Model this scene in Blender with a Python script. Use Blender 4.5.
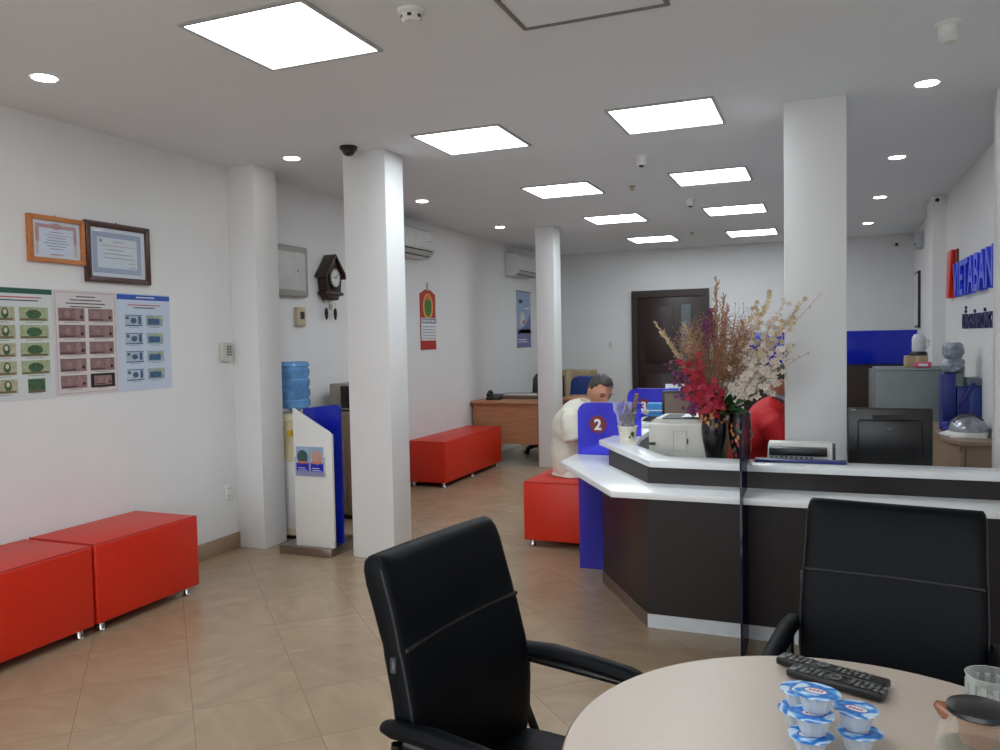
import bpy, bmesh, math, random
from mathutils import Vector, Matrix
PI = math.pi
for o in list(bpy.data.objects): bpy.data.objects.remove(o)
SC = bpy.context.scene
COL = SC.collection
# ------------------------------------------------------------------ camera
YAW, PITCH, ROLL, FPX = -0.386101, -0.043620, -0.019602, 802.53
_f = Vector((math.sin(YAW)*math.cos(PITCH), math.cos(YAW)*math.cos(PITCH), math.sin(PITCH)))
_r = Vector((math.cos(YAW), -math.sin(YAW), 0)); _u = _r.cross(_f)
_r2 = _r*math.cos(ROLL)+_u*math.sin(ROLL); _u2 = _u*math.cos(ROLL)-_r*math.sin(ROLL)
cam = bpy.data.cameras.new('camera'); camo = bpy.data.objects.new('camera', cam); COL.objects.link(camo)
M = Matrix((_r2, _u2, -_f)).transposed().to_4x4(); M.translation = Vector((0, 0, 1.5))
camo.matrix_world = M
cam.sensor_width = 36; cam.lens = FPX/1000*36; cam.clip_start = 0.02
SC.camera = camo
# ------------------------------------------------------------------ world, exposure
W = bpy.data.worlds.new('daylight'); SC.world = W; W.use_nodes = True
bg = W.node_tree.nodes['Background']; bg.inputs[0].default_value = (0.90, 0.95, 1.0, 1); bg.inputs[1].default_value = 2.6
SC.view_settings.view_transform = 'Standard'; SC.view_settings.look = 'None'
SC.view_settings.gamma = 1; SC.view_settings.use_curve_mapping = False
SC.view_settings.exposure = 0.5
PANEL_STRENGTH = 9.0
SC.cycles.max_bounces = 8; SC.cycles.diffuse_bounces = 4; SC.cycles.glossy_bounces = 4
SC.cycles.transmission_bounces = 8; SC.cycles.transparent_max_bounces = 12
SC.cycles.caustics_reflective = False; SC.cycles.caustics_refractive = False
SC.cycles.sample_clamp_indirect = 6; SC.cycles.use_denoising = True
H = 2.80; WL = -4.05; WR = 1.08; YB = 12.0; YF = -1.8
R = random.Random(7)

# ------------------------------------------------------------------ materials
def s2l(c): return tuple(((v/255)/12.92 if v/255 <= .04045 else ((v/255+.055)/1.055)**2.4) for v in c)
MATS = {}
def mat(name, rgb, rough=.5, metal=0, var=.06, scale=12, bump=0, bscale=80, **k):
    if name in MATS: return MATS[name]
    m = bpy.data.materials.new(name); m.use_nodes = True; MATS[name] = m
    nt = m.node_tree; b = nt.nodes['Principled BSDF']; c = s2l(rgb)
    tc = nt.nodes.new('ShaderNodeTexCoord')
    if var:
        n = nt.nodes.new('ShaderNodeTexNoise'); n.inputs['Scale'].default_value = scale; n.inputs['Detail'].default_value = 3
        nt.links.new(tc.outputs['Object'], n.inputs['Vector'])
        r = nt.nodes.new('ShaderNodeValToRGB'); r.color_ramp.elements[0].position = .3; r.color_ramp.elements[1].position = .7
        r.color_ramp.elements[0].color = (*[v*(1-var) for v in c], 1); r.color_ramp.elements[1].color = (*[min(1, v*(1+var)) for v in c], 1)
        nt.links.new(n.outputs['Fac'], r.inputs['Fac']); nt.links.new(r.outputs['Color'], b.inputs['Base Color'])
    else: b.inputs['Base Color'].default_value = (*c, 1)
    b.inputs['Roughness'].default_value = rough; b.inputs['Metallic'].default_value = metal
    if bump:
        n2 = nt.nodes.new('ShaderNodeTexNoise'); n2.inputs['Scale'].default_value = bscale; n2.inputs['Detail'].default_value = 4
        nt.links.new(tc.outputs['Object'], n2.inputs['Vector'])
        bp = nt.nodes.new('ShaderNodeBump'); bp.inputs['Strength'].default_value = bump; bp.inputs['Distance'].default_value = .002
        nt.links.new(n2.outputs['Fac'], bp.inputs['Height']); nt.links.new(bp.outputs['Normal'], b.inputs['Normal'])
    for kk, v in k.items(): b.inputs[kk].default_value = v
    return m
def emis(name, rgb, s):
    if name in MATS: return MATS[name]
    m = bpy.data.materials.new(name); m.use_nodes = True; MATS[name] = m
    b = m.node_tree.nodes['Principled BSDF']; b.inputs['Base Color'].default_value = (.8, .8, .8, 1)
    b.inputs['Emission Color'].default_value = (*s2l(rgb), 1); b.inputs['Emission Strength'].default_value = s
    return m
def acrylic(name, rgb, tr=.5, clear=.15):
    m = bpy.data.materials.new(name); m.use_nodes = True; MATS[name] = m
    nt = m.node_tree; b = nt.nodes['Principled BSDF']; c = (*s2l(rgb), 1)
    b.inputs['Base Color'].default_value = c; b.inputs['Roughness'].default_value = .12
    t = nt.nodes.new('ShaderNodeBsdfTranslucent'); t.inputs[0].default_value = c
    tp = nt.nodes.new('ShaderNodeBsdfTransparent'); tp.inputs[0].default_value = (*[v**.6 for v in c[:3]], 1)
    m1 = nt.nodes.new('ShaderNodeMixShader'); m1.inputs[0].default_value = tr
    m2 = nt.nodes.new('ShaderNodeMixShader'); m2.inputs[0].default_value = clear
    nt.links.new(b.outputs[0], m1.inputs[1]); nt.links.new(t.outputs[0], m1.inputs[2])
    nt.links.new(m1.outputs[0], m2.inputs[1]); nt.links.new(tp.outputs[0], m2.inputs[2])
    nt.links.new(m2.outputs[0], nt.nodes['Material Output'].inputs[0]); return m
def clearmat(name, rgb, fac=.75, rough=.05):
    "thin clear plastic or glass: mostly straight-through with a glossy skin"
    m = bpy.data.materials.new(name); m.use_nodes = True; MATS[name] = m
    nt = m.node_tree; b = nt.nodes['Principled BSDF']; b.inputs['Base Color'].default_value = (*s2l(rgb), 1)
    b.inputs['Roughness'].default_value = rough
    tp = nt.nodes.new('ShaderNodeBsdfTransparent'); tp.inputs[0].default_value = (*s2l(rgb), 1)
    lw = nt.nodes.new('ShaderNodeLayerWeight'); lw.inputs[0].default_value = .35
    mp = nt.nodes.new('ShaderNodeMapRange'); mp.inputs[3].default_value = fac; mp.inputs[4].default_value = fac*.25
    nt.links.new(lw.outputs['Facing'], mp.inputs[0])
    mx = nt.nodes.new('ShaderNodeMixShader'); nt.links.new(mp.outputs[0], mx.inputs[0])
    nt.links.new(b.outputs[0], mx.inputs[1]); nt.links.new(tp.outputs[0], mx.inputs[2])
    nt.links.new(mx.outputs[0], nt.nodes['Material Output'].inputs[0]); return m

def floor_mat():
    m = bpy.data.materials.new('diagonal_stone_tiles'); m.use_nodes = True; nt = m.node_tree; N = nt.nodes.new; L = nt.links.new
    b = nt.nodes['Principled BSDF']; tc = N('ShaderNodeTexCoord'); sx = N('ShaderNodeSeparateXYZ'); L(tc.outputs['Object'], sx.inputs[0])
    def mth(op, a, bb=None, c=None):
        n = N('ShaderNodeMath'); n.operation = op
        for i, v in enumerate((a, bb, c)):
            if v is None: continue
            if hasattr(v, 'is_linked') or hasattr(v, 'links'): L(v, n.inputs[i])
            else: n.inputs[i].default_value = v
        return n.outputs[0]
    X, Y = sx.outputs['X'], sx.outputs['Y']; S = .628
    u = mth('DIVIDE', mth('SUBTRACT', mth('ADD', X, Y), .10), S); v = mth('DIVIDE', mth('ADD', mth('SUBTRACT', X, Y), 4.94), S)
    def edge(t):
        f = mth('FRACT', mth('ADD', t, 100)); return mth('MINIMUM', f, mth('SUBTRACT', 1.0, f))
    e = mth('MINIMUM', edge(u), edge(v))
    g = N('ShaderNodeMapRange'); L(e, g.inputs[0]); g.inputs[1].default_value = .0025; g.inputs[2].default_value = .006
    cu, cv = mth('FLOOR', u), mth('FLOOR', v); cmb = N('ShaderNodeCombineXYZ'); L(cu, cmb.inputs[0]); L(cv, cmb.inputs[1])
    wn = N('ShaderNodeTexWhiteNoise'); wn.noise_dimensions = '3D'; L(cmb.outputs[0], wn.inputs['Vector'])
    # veins, turned and shifted in every tile
    mp = N('ShaderNodeMapping'); L(tc.outputs['Object'], mp.inputs[0]); mp.inputs['Scale'].default_value = (1, 1, 1)
    rt = N('ShaderNodeVectorRotate'); rt.rotation_type = 'Z_AXIS'; L(mp.outputs[0], rt.inputs['Vector']); L(mth('MULTIPLY', wn.outputs['Value'], 6.28), rt.inputs['Angle'])
    m2 = N('ShaderNodeMapping'); m2.inputs['Scale'].default_value = (1.6, 3.4, 1); L(rt.outputs[0], m2.inputs[0])
    n1 = N('ShaderNodeTexNoise'); n1.inputs['Scale'].default_value = 2.6; n1.inputs['Detail'].default_value = 7; n1.inputs['Distortion'].default_value = .7; L(m2.outputs[0], n1.inputs['Vector'])
    n2 = N('ShaderNodeTexNoise'); n2.inputs['Scale'].default_value = 1.1; n2.inputs['Detail'].default_value = 3; L(tc.outputs['Object'], n2.inputs['Vector'])
    r = N('ShaderNodeValToRGB'); el = r.color_ramp.elements
    el[0].position = .3; el[0].color = (*s2l((152, 130, 106)), 1); el[1].position = .72; el[1].color = (*s2l((175, 153, 127)), 1)
    k = el.new(.5); k.color = (*s2l((163, 141, 114)), 1)
    L(mth('ADD', mth('MULTIPLY', n1.outputs[0], .6), mth('ADD', mth('MULTIPLY', n2.outputs[0], .3), mth('MULTIPLY', wn.outputs['Value'], .1))), r.inputs[0])
    mx = N('ShaderNodeMix'); mx.data_type = 'RGBA'; L(g.outputs[0], mx.inputs[0]); mx.inputs[6].default_value = (*s2l((140, 118, 96)), 1); L(r.outputs[0], mx.inputs[7])
    L(mx.outputs[2], b.inputs['Base Color']); b.inputs['Roughness'].default_value = .26
    b.inputs['Specular IOR Level'].default_value = .5
    bp = N('ShaderNodeBump'); bp.inputs['Strength'].default_value = .15; bp.inputs['Distance'].default_value = .003; L(n1.outputs[0], bp.inputs['Height']); L(bp.outputs[0], b.inputs['Normal'])
    return m
def wood_mat(name, c0, c1, rough=.4, sc=(1, 8, 8)):
    m = bpy.data.materials.new(name); m.use_nodes = True; nt = m.node_tree; MATS[name] = m
    b = nt.nodes['Principled BSDF']; tc = nt.nodes.new('ShaderNodeTexCoord'); mp = nt.nodes.new('ShaderNodeMapping'); mp.inputs['Scale'].default_value = sc
    n = nt.nodes.new('ShaderNodeTexNoise'); n.inputs['Scale'].default_value = 5; n.inputs['Detail'].default_value = 6
    r = nt.nodes.new('ShaderNodeValToRGB'); r.color_ramp.elements[0].color = (*s2l(c0), 1); r.color_ramp.elements[1].color = (*s2l(c1), 1)
    r.color_ramp.elements[0].position = .35; r.color_ramp.elements[1].position = .65
    for a, c in ((tc.outputs['Object'], mp.inputs[0]), (mp.outputs[0], n.inputs['Vector']), (n.outputs['Fac'], r.inputs[0]), (r.outputs[0], b.inputs['Base Color'])): nt.links.new(a, c)
    b.inputs['Roughness'].default_value = rough; return m

wallm = mat('wall_paint', (226, 226, 226), .75, var=.015, scale=3, bump=.05, bscale=300)
ceilm = mat('ceiling_paint', (228, 232, 236), .85, var=.015, scale=2)
white = mat('white_plastic', (225, 225, 222), .35); offw = mat('offwhite_plastic', (204, 202, 194), .4)
cream = mat('cream_plastic', (224, 212, 176), .4); black = mat('black_plastic', (20, 20, 22), .35); blackm = mat('matte_black', (14, 14, 16), .6)
grey = mat('grey_metal', (120, 120, 118), .4, .4); dgrey = mat('dark_grey', (60, 60, 62), .5); chrome = mat('chrome', (205, 205, 205), .18, 1)
steel = mat('brushed_steel', (168, 160, 152), .3, 1, bump=.1)
redfab = mat('red_leatherette', (206, 38, 10), .42, var=.05, scale=30, bump=.25, bscale=220)
leather = mat('black_leather', (5, 8, 13), .48, var=.1, scale=20, bump=.25, bscale=260); leather.node_tree.nodes['Principled BSDF'].inputs['Specular IOR Level'].default_value = .13
lam = mat('dark_laminate', (30, 22, 21), .36, var=.07, scale=6, **{'Specular IOR Level': .35})
cwhite = mat('white_solid_surface', (232, 234, 236), .22, var=.02)
darkwood = wood_mat('dark_door_wood', (38, 22, 20), (52, 32, 28), .4, (8, 8, 1))
clockwood = wood_mat('clock_wood', (36, 18, 16), (56, 28, 22), .35)
deskwood = wood_mat('beech_desk', (176, 122, 88), (190, 136, 100), .4)
tabletop = mat('beige_table_laminate', (198, 182, 168), .33, var=.02, scale=60)
taupe = mat('taupe_board', (142, 120, 102), .5)
bluep = acrylic('blue_acrylic', (116, 116, 250), .6, .62)
tint = acrylic('tinted_divider', (26, 26, 70), .2, .45)
blue = mat('blue_plastic', (22, 36, 170), .35); navy = mat('navy_plastic', (20, 26, 86), .4); royal = mat('royal_blue', (24, 62, 236), .3)
diff = emis('panel_diffuser', (240, 250, 255), PANEL_STRENGTH)
down = emis('downlight_lens', (255, 250, 240), 14)
skin = mat('skin', (194, 138, 110), .5, var=.05); hairg = mat('greying_hair', (62, 58, 56), .6, var=.35, scale=120); hairb = mat('black_hair', (22, 18, 17), .5)
shirt = mat('cream_shirt', (216, 211, 198), .8, bump=.3, bscale=30); redj = mat('red_jersey', (186, 12, 26), .7, bump=.3, bscale=30); trous = mat('dark_trousers', (40, 42, 50), .8)
paper = mat('white_paper', (225, 227, 232), .6, var=.02); ink = mat('dark_ink', (50, 50, 60), .6); gold = mat('gold_trim', (190, 130, 60), .4, .3)
green = mat('leaf_green', (40, 74, 40), .5, var=.25); brass = mat('brass', (180, 170, 140), .3, 1)

# ------------------------------------------------------------------ mesh builder
class MB:
    def __init__(s): s.bm = bmesh.new(); s.mats = []; s.mi = 0
    def m(s, mt):
        if mt not in s.mats: s.mats.append(mt)
        s.mi = s.mats.index(mt); return s
    def _f(s, vs):
        try: f = s.bm.faces.new(vs)
        except ValueError: return None
        f.material_index = s.mi; return f
    def box(s, x0, y0, z0, x1, y1, z1, bev=0, seg=2, T=None):
        if x0 > x1: x0, x1 = x1, x0
        if y0 > y1: y0, y1 = y1, y0
        if z0 > z1: z0, z1 = z1, z0
        P = [(x0,y0,z0),(x1,y0,z0),(x1,y1,z0),(x0,y1,z0),(x0,y0,z1),(x1,y0,z1),(x1,y1,z1),(x0,y1,z1)]
        v = [s.bm.verts.new(T @ Vector(p) if T else p) for p in P]
        fs = [s._f([v[i] for i in q]) for q in ((3,2,1,0),(4,5,6,7),(0,1,5,4),(1,2,6,5),(2,3,7,6),(3,0,4,7))]
        if bev:
            es = list({e for f in fs for e in f.edges})
            r = bmesh.ops.bevel(s.bm, geom=es, offset=bev, segments=seg, affect='EDGES', profile=.5)
            for f in r['faces']: f.material_index = s.mi
        return s
    def prism(s, poly, a0, a1, axis='z', bev=0):
        def P(p, a):
            return {'z': (p[0], p[1], a), 'y': (p[0], a, p[1]), 'x': (a, p[0], p[1])}[axis]
        A = [s.bm.verts.new(P(p, a0)) for p in poly]; B = [s.bm.verts.new(P(p, a1)) for p in poly]; n = len(poly)
        fs = [s._f(A[::-1]), s._f(B)] + [s._f([A[i], A[(i+1) % n], B[(i+1) % n], B[i]]) for i in range(n)]
        bmesh.ops.recalc_face_normals(s.bm, faces=[f for f in fs if f])
        if bev:
            es = list({e for f in fs for e in f.edges})
            r = bmesh.ops.bevel(s.bm, geom=es, offset=bev, segments=2, affect='EDGES', profile=.5)
            for f in r['faces']: f.material_index = s.mi
        return s
    def loft(s, rings, cap=True, close=True):
        V = [[s.bm.verts.new(p) for p in r] for r in rings]; fs = []
        for a, b in zip(V, V[1:]):
            n = len(a)
            for i in range(n if close else n-1): fs.append(s._f([a[i], a[(i+1) % n], b[(i+1) % n], b[i]]))
        if cap: fs += [s._f(V[0][::-1]), s._f(V[-1])]
        bmesh.ops.recalc_face_normals(s.bm, faces=[f for f in fs if f]); return s
    def tube(s, pts, r, n=10, cap=True, flat=1.0):
        pts = [Vector(p) for p in pts]; rr = r if isinstance(r, (list, tuple)) else [r]*len(pts); rings = []; up = None
        for i, p in enumerate(pts):
            d = (pts[min(i+1, len(pts)-1)]-pts[max(i-1, 0)]).normalized()
            if up is None: up = Vector((0, 0, 1)) if abs(d.z) < .9 else Vector((0, 1, 0))
            a = d.cross(up)
            if a.length < 1e-4: a = d.orthogonal()
            a.normalize(); b = a.cross(d).normalized(); up = b
            rings.append([p+(a*math.cos(t)+b*math.sin(t)*flat)*rr[i] for t in [2*PI*k/n for k in range(n)]])
        return s.loft(rings, cap)
    def cyl(s, p0, p1, r0, r1=None, n=20): return s.tube([p0, p1], [r0, r0 if r1 is None else r1], n)
    def lathe(s, prof, c=(0, 0, 0), n=28, cap=True):
        return s.loft([[(c[0]+r*math.cos(2*PI*k/n), c[1]+r*math.sin(2*PI*k/n), c[2]+z) for k in range(n)] for r, z in prof], cap)
    def ball(s, c, r, n=16, m=10):
        if not isinstance(r, (tuple, list)): r = (r, r, r)
        rings = []
        for j in range(m+1):
            t = PI*(.02+.96*j/m)
            rings.append([(c[0]+r[0]*math.sin(t)*math.cos(2*PI*k/n), c[1]+r[1]*math.sin(t)*math.sin(2*PI*k/n), c[2]-r[2]*math.cos(t)) for k in range(n)])
        return s.loft(rings)
    def face(s, pts): s._f([s.bm.verts.new(p) for p in pts]); return s
    # flat marks on a front face that looks along -y
    def r(s, mt, x0, z0, x1, z1, d): s.m(mt); return s.face([(x0, -d, z0), (x1, -d, z0), (x1, -d, z1), (x0, -d, z1)])
    def e(s, mt, cx, cz, rx, rz, d, n=20): s.m(mt); return s.face([(cx+rx*math.cos(2*PI*k/n), -d, cz+rz*math.sin(2*PI*k/n)) for k in range(n)])
    def build(s, name, parent=None, mt=None, ang=35):
        me = bpy.data.meshes.new(name); s.bm.to_mesh(me); s.bm.free()
        for q in (s.mats or [mt or white]): me.materials.append(q)
        if me.polygons:
            me.shade_smooth(); me.set_sharp_from_angle(angle=math.radians(ang))
        o = bpy.data.objects.new(name, me); COL.objects.link(o)
        if parent: o.parent = parent
        return o
def tag(o, label=None, cat=None, group=None, kind=None):
    for k, v in (('label', label), ('category', cat), ('group', group), ('kind', kind)):
        if v: o[k] = v
    return o
def thing(name, label, cat, loc=(0, 0, 0), rz=0, group=None):
    o = bpy.data.objects.new(name, None); COL.objects.link(o); o.location = loc; o.rotation_euler = (0, 0, math.radians(rz)); o.empty_display_size = .1
    return tag(o, label, cat, group)
def struct(name, mb, mt, parent=None):
    o = mb.build(name, parent, mt)
    if not parent: o['kind'] = 'structure'
    return o
def dup(o, parent=None, **k):
    c = o.copy(); COL.objects.link(c)
    if parent: c.parent = parent
    for ch in list(o.children): dup(ch, c)
    for a, b in k.items():
        if a == 'loc': c.location = b
        elif a == 'rz': c.rotation_euler = (0, 0, math.radians(b))
        else: c[a] = b
    return c
def text(name, body, size, mt, parent, loc, ext=.004, align='LEFT', sx=1.0, bold=0.0, center_v=False, width=None):
    "raised lettering in the local xz plane, readable from -y"
    cu = bpy.data.curves.new(name, 'FONT'); cu.body = body; cu.size = size; cu.extrude = ext; cu.align_x = align; cu.offset = bold
    if center_v: cu.align_y = 'CENTER'
    t = bpy.data.objects.new(name, cu); COL.objects.link(t); bpy.context.view_layer.update()
    me = bpy.data.meshes.new_from_object(t.evaluated_get(bpy.context.evaluated_depsgraph_get())); bpy.data.objects.remove(t)
    x0_ = min(v.co.x for v in me.vertices); x1_ = max(v.co.x for v in me.vertices)
    if width: me.transform(Matrix.Diagonal((width/(x1_-x0_), 1, 1, 1)) @ Matrix.Translation((-x0_, 0, 0)))
    me.transform(Matrix.Rotation(PI/2, 4, 'X') @ Matrix.Diagonal((sx, 1, 1, 1))); me.materials.clear(); me.materials.append(mt)
    o = bpy.data.objects.new(name, me); COL.objects.link(o); o.parent = parent; o.location = loc; return o

# ================================================================== the setting
struct('floor', MB().box(WL-.15, YF-.1, -.1, WR+.25, YB+.15, 0), floor_mat())
struct('ceiling', MB().box(WL-.15, YF-.1, H, WR+.25, YB+.15, H+.1), ceilm)
struct('wall_left', MB().box(WL-.12, YF, 0, WL, YB, H), wallm)
struct('wall_back', MB().box(WL-.12, YB, 0, WR+.12, YB+.12, H), wallm)
struct('wall_right', MB().prism([(WR, YF), (WR+.15, YF), (WR+.15, YB), (WR, YB), (WR, 9.35), (WR-.115, 9.35), (WR-.115, 8.88), (WR, 8.88)], 0, H), wallm)
# street front behind the camera: low wall, lintel, glazing bars
struct('wall_front', MB().box(WL, YF-.1, 0, WR, YF, .35).box(WL, YF-.1, 2.6, WR, YF, H), wallm)
w = MB()
for x in (-4.02, -2.77, -1.5, -.2, 1.05): w.box(x-.03, YF-.08, .35, x+.03, YF-.02, 2.6)
struct('window_1', w, grey)
struct('pavement', MB().box(-14, -12, -.16, 11, YF-.1, -.1), mat('paving', (150, 148, 142), .9, scale=3))
cols = [(-4.05, -3.812, 4.74, 4.998), (-3.077, -2.746, 4.77, 5.02), (-3.13, -2.911, 8.87, 9.134), (-.217, .107, 4.83, 5.10), (.856, 1.08, 5.075, 5.15)]
for x0, x1, y0, y1 in cols: struct('column', MB().box(x0, y0, 0, x1, y1, H, .004), wallm)
bb = MB().box(WL, YF, 0, WL+.015, 4.74, .115, .003)
struct('baseboard_left', bb, mat('tile_skirting', (158, 132, 108), .35, var=.15, scale=5))
d = tag(MB().m(darkwood).box(-2.70, 11.93, 0, -2.61, 12, 2.19).box(-1.66, 11.93, 0, -1.57, 12, 2.19).box(-2.61, 11.93, 2.09, -1.66, 12, 2.19).build('door_1'), kind='structure')
lf = MB().m(darkwood).box(-2.61, 11.95, .01, -1.66, 11.99, 2.09, .003)
for z0, z1 in ((.15, .95), (1.1, 1.95)): lf.box(-2.5, 11.942, z0, -2.08, 11.95, z1, .004)
lf.build('door_leaf', d)
MB().m(mat('door_glass', (96, 108, 112), .15)).box(-1.965, 11.94, 1.12, -1.83, 11.96, 1.97).build('glass_strip', d)
MB().m(chrome).cyl((-1.74, 11.95, 1.02), (-1.74, 11.9, 1.02), .012).cyl((-1.74, 11.9, 1.02), (-1.85, 11.9, 1.02), .01).build('door_handle', d)

# ================================================================== ceiling
PX = {'L': (-2.405, -1.839), 'R': (-1.150, -.5785)}
def light_panel(x0, x1, y0, y1, label, lit=True):
    cx, cy = (x0+x1)/2, (y0+y1)/2; hw, hh = (x1-x0)/2, (y1-y0)/2
    t = thing('ceiling_light_panel' if lit else 'ceiling_access_hatch', label, 'ceiling light' if lit else 'hatch', (cx, cy, H), 0, 'square ceiling light panels' if lit else None)
    fr = MB(); g = .018
    for a in ((-hw-g, -hh-g, hw+g, -hh), (-hw-g, hh, hw+g, hh+g), (-hw-g, -hh, -hw, hh), (hw, -hh, hw+g, hh)): fr.box(a[0], a[1], -.010, a[2], a[3], 0)
    fr.build('frame', t, grey if not lit else mat('panel_frame', (170, 168, 166), .4))
    MB().box(-hw, -hh, -.005, hw, hh, 0).build('diffuser' if lit else 'cover', t, diff if lit else ceilm)
rows = {0: (2.591, 3.158), 1: (4.551, 5.107), 2: (6.503, 7.053), 3: (8.396, 8.947), 4: (10.425, 11.0)}
lab = {('L', 0): 'largest square light panel nearest the camera, above the left aisle', ('L', 1): 'second lit panel from the camera in the left row of ceiling panels',
       ('L', 2): 'middle lit panel in the left row of five ceiling panels', ('L', 3): 'fourth lit panel from the camera in the left ceiling row', ('L', 4): 'farthest small lit panel at the end of the left ceiling row',
       ('R', 1): 'big lit ceiling panel just left of the square column', ('R', 2): 'second lit panel of the right ceiling row, behind the big one', ('R', 3): 'third lit panel of the right ceiling row', ('R', 4): 'farthest thin lit panel in the right ceiling row near the column'}
for k, i in lab: light_panel(*PX[k], *rows[i], lab[(k, i)])
light_panel(*PX['R'], 2.63, 3.20, 'unlit square access hatch in a thin grey frame in the ceiling', lit=False)
for k in 'LR': light_panel(*PX[k], .64, 1.21, 'added unseen lit ceiling panel over the round table area, above the camera' if k == 'R' else 'added unseen lit ceiling panel over the near left floor, above the camera')  # unseen row, continued at the panel spacing and added for its light
DL = [(-3.475, 2.813, 'nearest round downlight on the left, above the framed certificates'), (-3.465, 4.729, 'round downlight between the two left columns'), (-3.469, 6.696, 'round downlight just beyond the second left column'),
      (-3.481, 8.651, 'farthest round downlight of the left row'), (.494, 4.809, 'largest round downlight on the right, near the corner column'), (.493, 6.713, 'second round downlight of the right row'),
      (.485, 8.6, 'third round downlight of the right row'), (.467, 10.549, 'smallest farthest round downlight of the right row')]
d0 = None
for x, y, l in DL:
    if d0 is None:
        d0 = thing('downlight', l, 'ceiling light', (x, y, H), 0, 'round ceiling downlights')
        MB().lathe([(.052, 0), (.066, -.002), (.068, 0)], cap=False).build('rim', d0, white); MB().lathe([(.001, -.004), (.052, -.004), (.053, 0)]).build('lens', d0, down)
    else: dup(d0, loc=(x, y, H), label=l)
t = thing('smoke_detector', 'white round smoke detector with vents beside the nearest light panel', 'smoke detector', (-1.508, 2.856, H))
MB().m(white).lathe([(.055, 0), (.055, -.012), (.042, -.018), (.04, -.035), (.03, -.045), (.001, -.046)]).build('body', t)
for k in range(6): MB().m(black).box(-.008, -.0415, -.034, .008, -.036, -.022, T=Matrix.Rotation(k*PI/3+.3, 4, 'Z')).build('vent', t)
for x, y, l in ((-1.223, 5.80, 'white cylinder detector on the ceiling, nearer of two mid-ceiling ones'), (-1.184, 7.8, 'smaller white cylinder detector on the ceiling, farther of the two')):
    t = thing('ceiling_detector', l, 'detector', (x, y, H), 0, 'white cylinder ceiling detectors')
    MB().m(white).lathe([(.05, 0), (.05, -.004), (.042, -.006), (.040, -.07), (.001, -.07)]).build('body', t)
    MB().m(black).ball((0, -.02, -.07), (.02, .02, .014)).build('lens', t)
t = thing('motion_sensor', 'white drum-shaped motion sensor on the ceiling above the right wall', 'sensor', (.485, 3.93, H))
MB().m(white).lathe([(.058, 0), (.058, -.01), (.042, -.012), (.04, -.06), (.025, -.075), (.001, -.078)]).build('body', t)
MB().m(offw).ball((0, 0, -.07), (.022, .022, .014)).build('lens', t)
for x, y, l in ((-1.544, 6.9, 'small dark sprinkler head between the light panel rows'), (-1.55, 10.3, 'tiny dark sprinkler head near the back of the ceiling')):
    t = thing('sprinkler_head', l, 'sprinkler', (x, y, H), 0, 'ceiling sprinklers')
    MB().m(brass).lathe([(.035, 0), (.03, -.006), (.01, -.008), (.01, -.03), (.022, -.032), (.022, -.035), (.001, -.036)]).build('body', t)
def dome(loc, l, s=1.0):
    t = thing('security_camera', l, 'security camera', loc, 0, 'dome security cameras')
    MB().m(black).lathe([(.058*s, 0), (.06*s, -.012*s), (.048*s, -.03*s), (.044*s, -.032*s)]).build('housing', t)
    MB().m(mat('smoked_dome', (25, 25, 28), .08)).ball((0, 0, -.032*s), (.042*s, .042*s, .032*s)).build('dome', t)
dome((-2.93, 4.62, H), 'black dome security camera on the ceiling at the second left column')
def cam_w(loc, rz, l):
    t = thing('wall_camera', l, 'security camera', loc, rz, 'small ceiling corner cameras')
    MB().m(white).box(-.05, -.03, -.035, .05, .05, 0, .008).build('housing', t); MB().m(black).ball((0, -.03, -.04), .02).build('lens', t)
cam_w((.99, 8.78, 2.795), 0, 'small white camera with dark lens above the wall pier')
cam_w((.87, 11.9, 2.70), 0, 'farthest small camera in the back right corner')

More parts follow.
